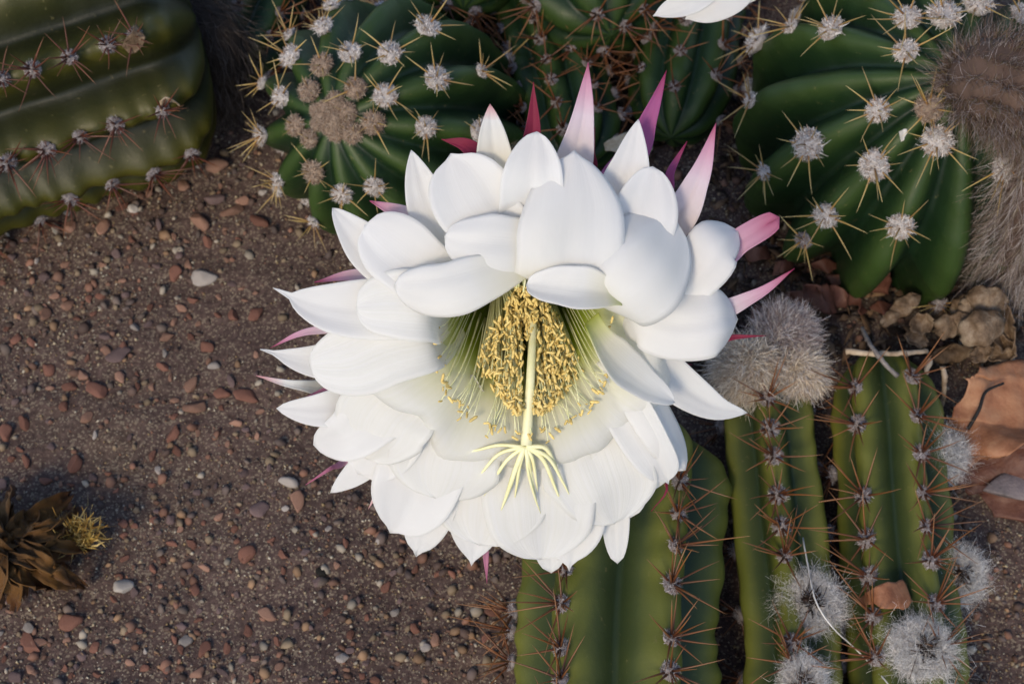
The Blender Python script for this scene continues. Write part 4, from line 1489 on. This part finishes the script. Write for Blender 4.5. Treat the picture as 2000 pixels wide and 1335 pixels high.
# dried husks: a clump of curled brown bracts
husk = empty('dried_husk', tuple(G(1860, 660, 0)))
tag(husk, 'clump of curled papery brown husks in front of the furry flower tube', 'husk')
for x, y, h_, sx, sy, rot, open_ in [(1768, 596, .024, 34, 18, 35, .9), (1742, 618, .022, 24, 12, 40, 1.0), (1800, 632, .024, 26, 24, 10, .7), (1850, 638, .028, 25, 25, 0, .6), (1875, 625, .030, 20, 17, 0, .6),
                                     (1928, 585, .034, 42, 28, -10, .85), (1918, 640, .036, 48, 36, 20, .7), (1958, 640, .030, 26, 52, 10, .8), (1950, 680, .024, 40, 30, -20, .9), (1918, 690, .026, 26, 18, 30, 1.0),
                                     (1790, 662, .018, 26, 16, -20, 1.0), (1880, 598, .026, 24, 22, 50, .9), (1905, 610, .030, 34, 20, -30, .9), (1860, 690, .014, 40, 18, 10, .9), (1830, 610, .018, 24, 22, -40, .8)]:
    c0 = G(x, y, h_)
    rq = np.random.default_rng(x * 3 + y)
    uu, vv = np.meshgrid(np.linspace(-1, 1, 15), np.linspace(-1, 1, 17))
    bend = rq.uniform(1.1, 1.9) * open_
    wd = np.sqrt(np.maximum(.02, 1 - np.abs(vv) ** 2.4)) * (1 + .12 * np.sin(vv * 7 + x))
    X0 = vv * sx * 1.05 + 3 * np.sin(uu * 4 + x)
    Y0 = np.sin(uu * bend) / max(.6, math.sin(min(1.5, bend))) * wd * sy
    sg = 1 if rq.random() < .62 else -1
    Z0 = sg * (np.cos(uu * bend) * wd * sy * .8 - .35 * sy * vv ** 2 * rq.uniform(.2, 1.6))
    pn = np.stack([X0, Y0, Z0], -1) / 30
    Z0 = Z0 + 3.2 * vnoise(pn, 3.2, x) + 1.6 * vnoise(pn, 8, y)
    X0 = X0 + 2.5 * vnoise(pn, 4, y + 5)
    ca, sa = math.cos(R(rot)), math.sin(R(rot))
    X, Y, Z = (q.ravel() * PX * 1.15 for q in (X0, Y0, Z0))
    tc = toCam(c0)
    P_ = c0 + RT * (X * ca - Y * sa)[:, None] + UP * (X * sa + Y * ca)[:, None] + tc * Z[:, None]
    fi = grid_faces(15, 17)
    o = obj('bract', mesh_np('bract', P_, fi, M['husk']), husk)
    md = o.modifiers.new('thickness', 'SOLIDIFY')
    md.thickness = .0005

# withered flower, lower left
wf = empty('withered_flower', tuple(G(40, 1090, 0)))
tag(wf, 'withered dark brown flower with golden dried stamens lying on the sand', 'flower')
cw = (90, 1070)
for q in range(52):
    a = R(-75 + 190 * random.random() + (180 if q % 5 == 0 else 0))
    ln = random.uniform(80, 185)
    b_ = (cw[0] - 90 + random.uniform(-30, 60), cw[1] + random.uniform(-35, 35))
    hb = random.uniform(.010, .026)
    e_ = (b_[0] + ln * math.cos(a), b_[1] - ln * .62 * math.sin(a))
    if e_[0] > 235:
        continue
    p3 = [G(*b_, hb), G(b_[0] * .5 + e_[0] * .5 + random.uniform(-12, 12), b_[1] * .5 + e_[1] * .5 + random.uniform(-12, 12), hb + random.uniform(0, .008)), G(*e_, random.uniform(.003, .012))]
    C = spline(p3, 18)
    T = tangents(C)
    wv = unit(np.cross(T, unit(np.array([random.uniform(-.6, .6), random.uniform(-.6, .6), 1]))))
    h_ = random.uniform(.0020, .0040) * np.sin(np.linspace(.35, 3.0, 18))
    u = np.linspace(-1, 1, 7)
    nn = np.cross(wv, T)
    V = C[:, None] + wv[:, None] * (h_[:, None] * u[None])[..., None] + nn[:, None] * (.0016 * (u ** 2)[None] + .0006 * RNG.normal(size=(18, 7)))[..., None]
    uu, vv = np.meshgrid((u + 1) / 2, np.linspace(0, 1, 18))
    o = obj('petal', mesh_np('petal', V.reshape(-1, 3), grid_faces(7, 18), M['brownpetal'], uv=np.stack([uu, vv], -1).reshape(-1, 2)), wf)
    md = o.modifiers.new('thickness', 'SOLIDIFY')
    md.thickness = .0003
n_ = 170
rt = np.array([G(140 + random.uniform(-8, 40), 1045 + random.uniform(-22, 22), .016) for _ in range(n_)])
dd = RNG.normal(0, .6, (n_, 3)) + UP * .4 + RT * .3 - FW * .5
so = obj('stamens', hair_mesh('stamens', rt, dd, RNG.uniform(.004, .009, n_), .0008, hcol(n_, [(.52, .36, .10), (.66, .50, .20), (.38, .22, .05)]), curl=.4, seg=4), wf)
so['kind'] = 'stuff'
V, F = tube(spline([G(-120, 1090, .008), G(-20, 1085, .012), G(70, 1078, .012), G(150, 1060, .007)], 16), np.array([.007] * 8 + [.008] * 5 + [.006, .004, .001]), 12)
obj('tube', mesh_np('tube', V + RNG.normal(0, .0005, V.shape), F, M['leafdark']), wf)

# added dark stems, put in to darken the gaps between the cacti
for pts, r_, lab in [([(560, -240), (520, -90), (470, 40), (425, 150)], .022, 'dark slender cactus stem added to darken the gap between the olive stem and the globe'),
                     ([(1390, -260), (1370, -80), (1345, 90), (1310, 270)], .021, 'dark slender cactus stem added to darken the gap behind the upper right petals'),
                     ([(1020, -60), (1060, 60), (1100, 190), (1130, 330)], .020, 'dark slender cactus stem added to darken the gap behind the tallest pink petal')]:
    axis = [G(x, y, r_ - .002) for x, y in pts]
    cF = Cactus(axis, dome(r_, .8), 8, unit(CP - axis[2]), .26, R(5), 'globe', bumps=1, base=G(*pts[1], 0), ns=90, label=lab)
    for k in range(-2, 3):
        for i in np.arange(10 + 3 * (k % 2), 84, 9):
            cF.areole(k, i, wool='grey', size=.0024, spine='spine_red', count=6, length=.012, lift=35)

# flakes of dead plant matter under the cacti
n_ = 1500
xs, ys = RNG.uniform(1040, 1990, n_), RNG.uniform(60, 720, n_)
pos = np.array([G(x, y, .001 + .004 * random.random()) for x, y in zip(xs, ys)])
d1 = unit(RNG.normal(size=(n_, 3)) * np.array([1, 1, .35]))
d2 = unit(np.cross(d1, unit(RNG.normal(size=(n_, 3)) * .4 + np.array([0, 0, 1.0]))))
la, lb = RNG.uniform(.0015, .006, n_)[:, None], RNG.uniform(.0006, .0020, n_)[:, None]
V = np.stack([pos - d1 * la, pos - d2 * lb + np.array([0, 0, .0006]), pos + d1 * la, pos + d2 * lb + np.array([0, 0, .0008])], 1).reshape(-1, 3)
F = np.arange(n_ * 4).reshape(-1, 4)
lt = obj('plant_litter', mesh_np('plant_litter', V, F, M['grain'], col=np.repeat(hcol(n_, [(.06, .035, .022), (.11, .065, .035), (.03, .02, .015), (.16, .10, .06)]), 4, 0), smooth=False))
md = lt.modifiers.new('thickness', 'SOLIDIFY')
md.thickness = .0003
tag(lt, 'brown flakes of dead plant matter under the cacti', None, None, 'stuff')

# small dry scraps
def scrap(label, pts, matr, seed, thick=.0003, crumple=.0005):
    leaf('dry_scrap', label, pts, matr, cat='scrap', thick=thick, crumple=crumple, seed=seed, n_u=12, n_v=14)


M['straw'] = leaf_mat('dry_straw', (.26, .19, .11), (.42, .34, .23), (.55, .47, .36), 260, .6)
scrap('pale papery bud remnant on the upper rib of the corner stem', [(on(cL, 238, 92, .003), on(cL, 250, 108, .003)), (on(cL, 258, 60, .006), on(cL, 272, 98, .005)), (on(cL, 270, 46, .004), on(cL, 284, 70, .003))], 'husk', 31)
scrap('cream papery bud remnant at the end of a spine row on the corner stem', [(on(cL, 308, 200, .003), on(cL, 312, 222, .003)), (on(cL, 328, 190, .006), on(cL, 334, 222, .006)), (on(cL, 346, 198, .003), on(cL, 352, 206, .003))], 'twig', 33)
scrap('tiny white flake stuck on a rib of the large globe cactus', [(on(c4, 1752, 258, .001), on(c4, 1756, 276, .001)), (on(c4, 1764, 254, .002), on(c4, 1764, 270, .002)), (on(c4, 1774, 252, .001), on(c4, 1774, 258, .001))], 'thread', 35, crumple=.0003)
scrap('straw coloured dry leaf behind the pointed upper right petals', [(G(1178, 282, .038), G(1182, 294, .038)), (G(1220, 262, .041), G(1225, 296, .040)), (G(1262, 262, .041), G(1266, 296, .040)), (G(1276, 268, .039), G(1276, 290, .039))], 'straw', 37)
for q, (x, y) in enumerate([(1478, 495), (1530, 520), (1610, 520), (1640, 545), (1480, 610), (1560, 620), (1720, 600)]):
    scrap(['curled dark brown flake below the pink split petal', 'brown flake under the spiny lower edge of the globe', 'broad brown flake under the lowest areoles of the globe', 'reddish brown flake between globe and bark', 'dark narrow flake beside the white-pink outer petal',
           'brown flake right above the furry buds', 'brown flake between bark and husks'][q],
          [(G(x - 22, y - 6, .006), G(x - 20, y + 8, .005)), (G(x, y - 14, .010), G(x + 4, y + 14, .008)), (G(x + 26, y - 8, .006), G(x + 28, y + 4, .005))], 'leafdark', 50 + q, crumple=.0012)
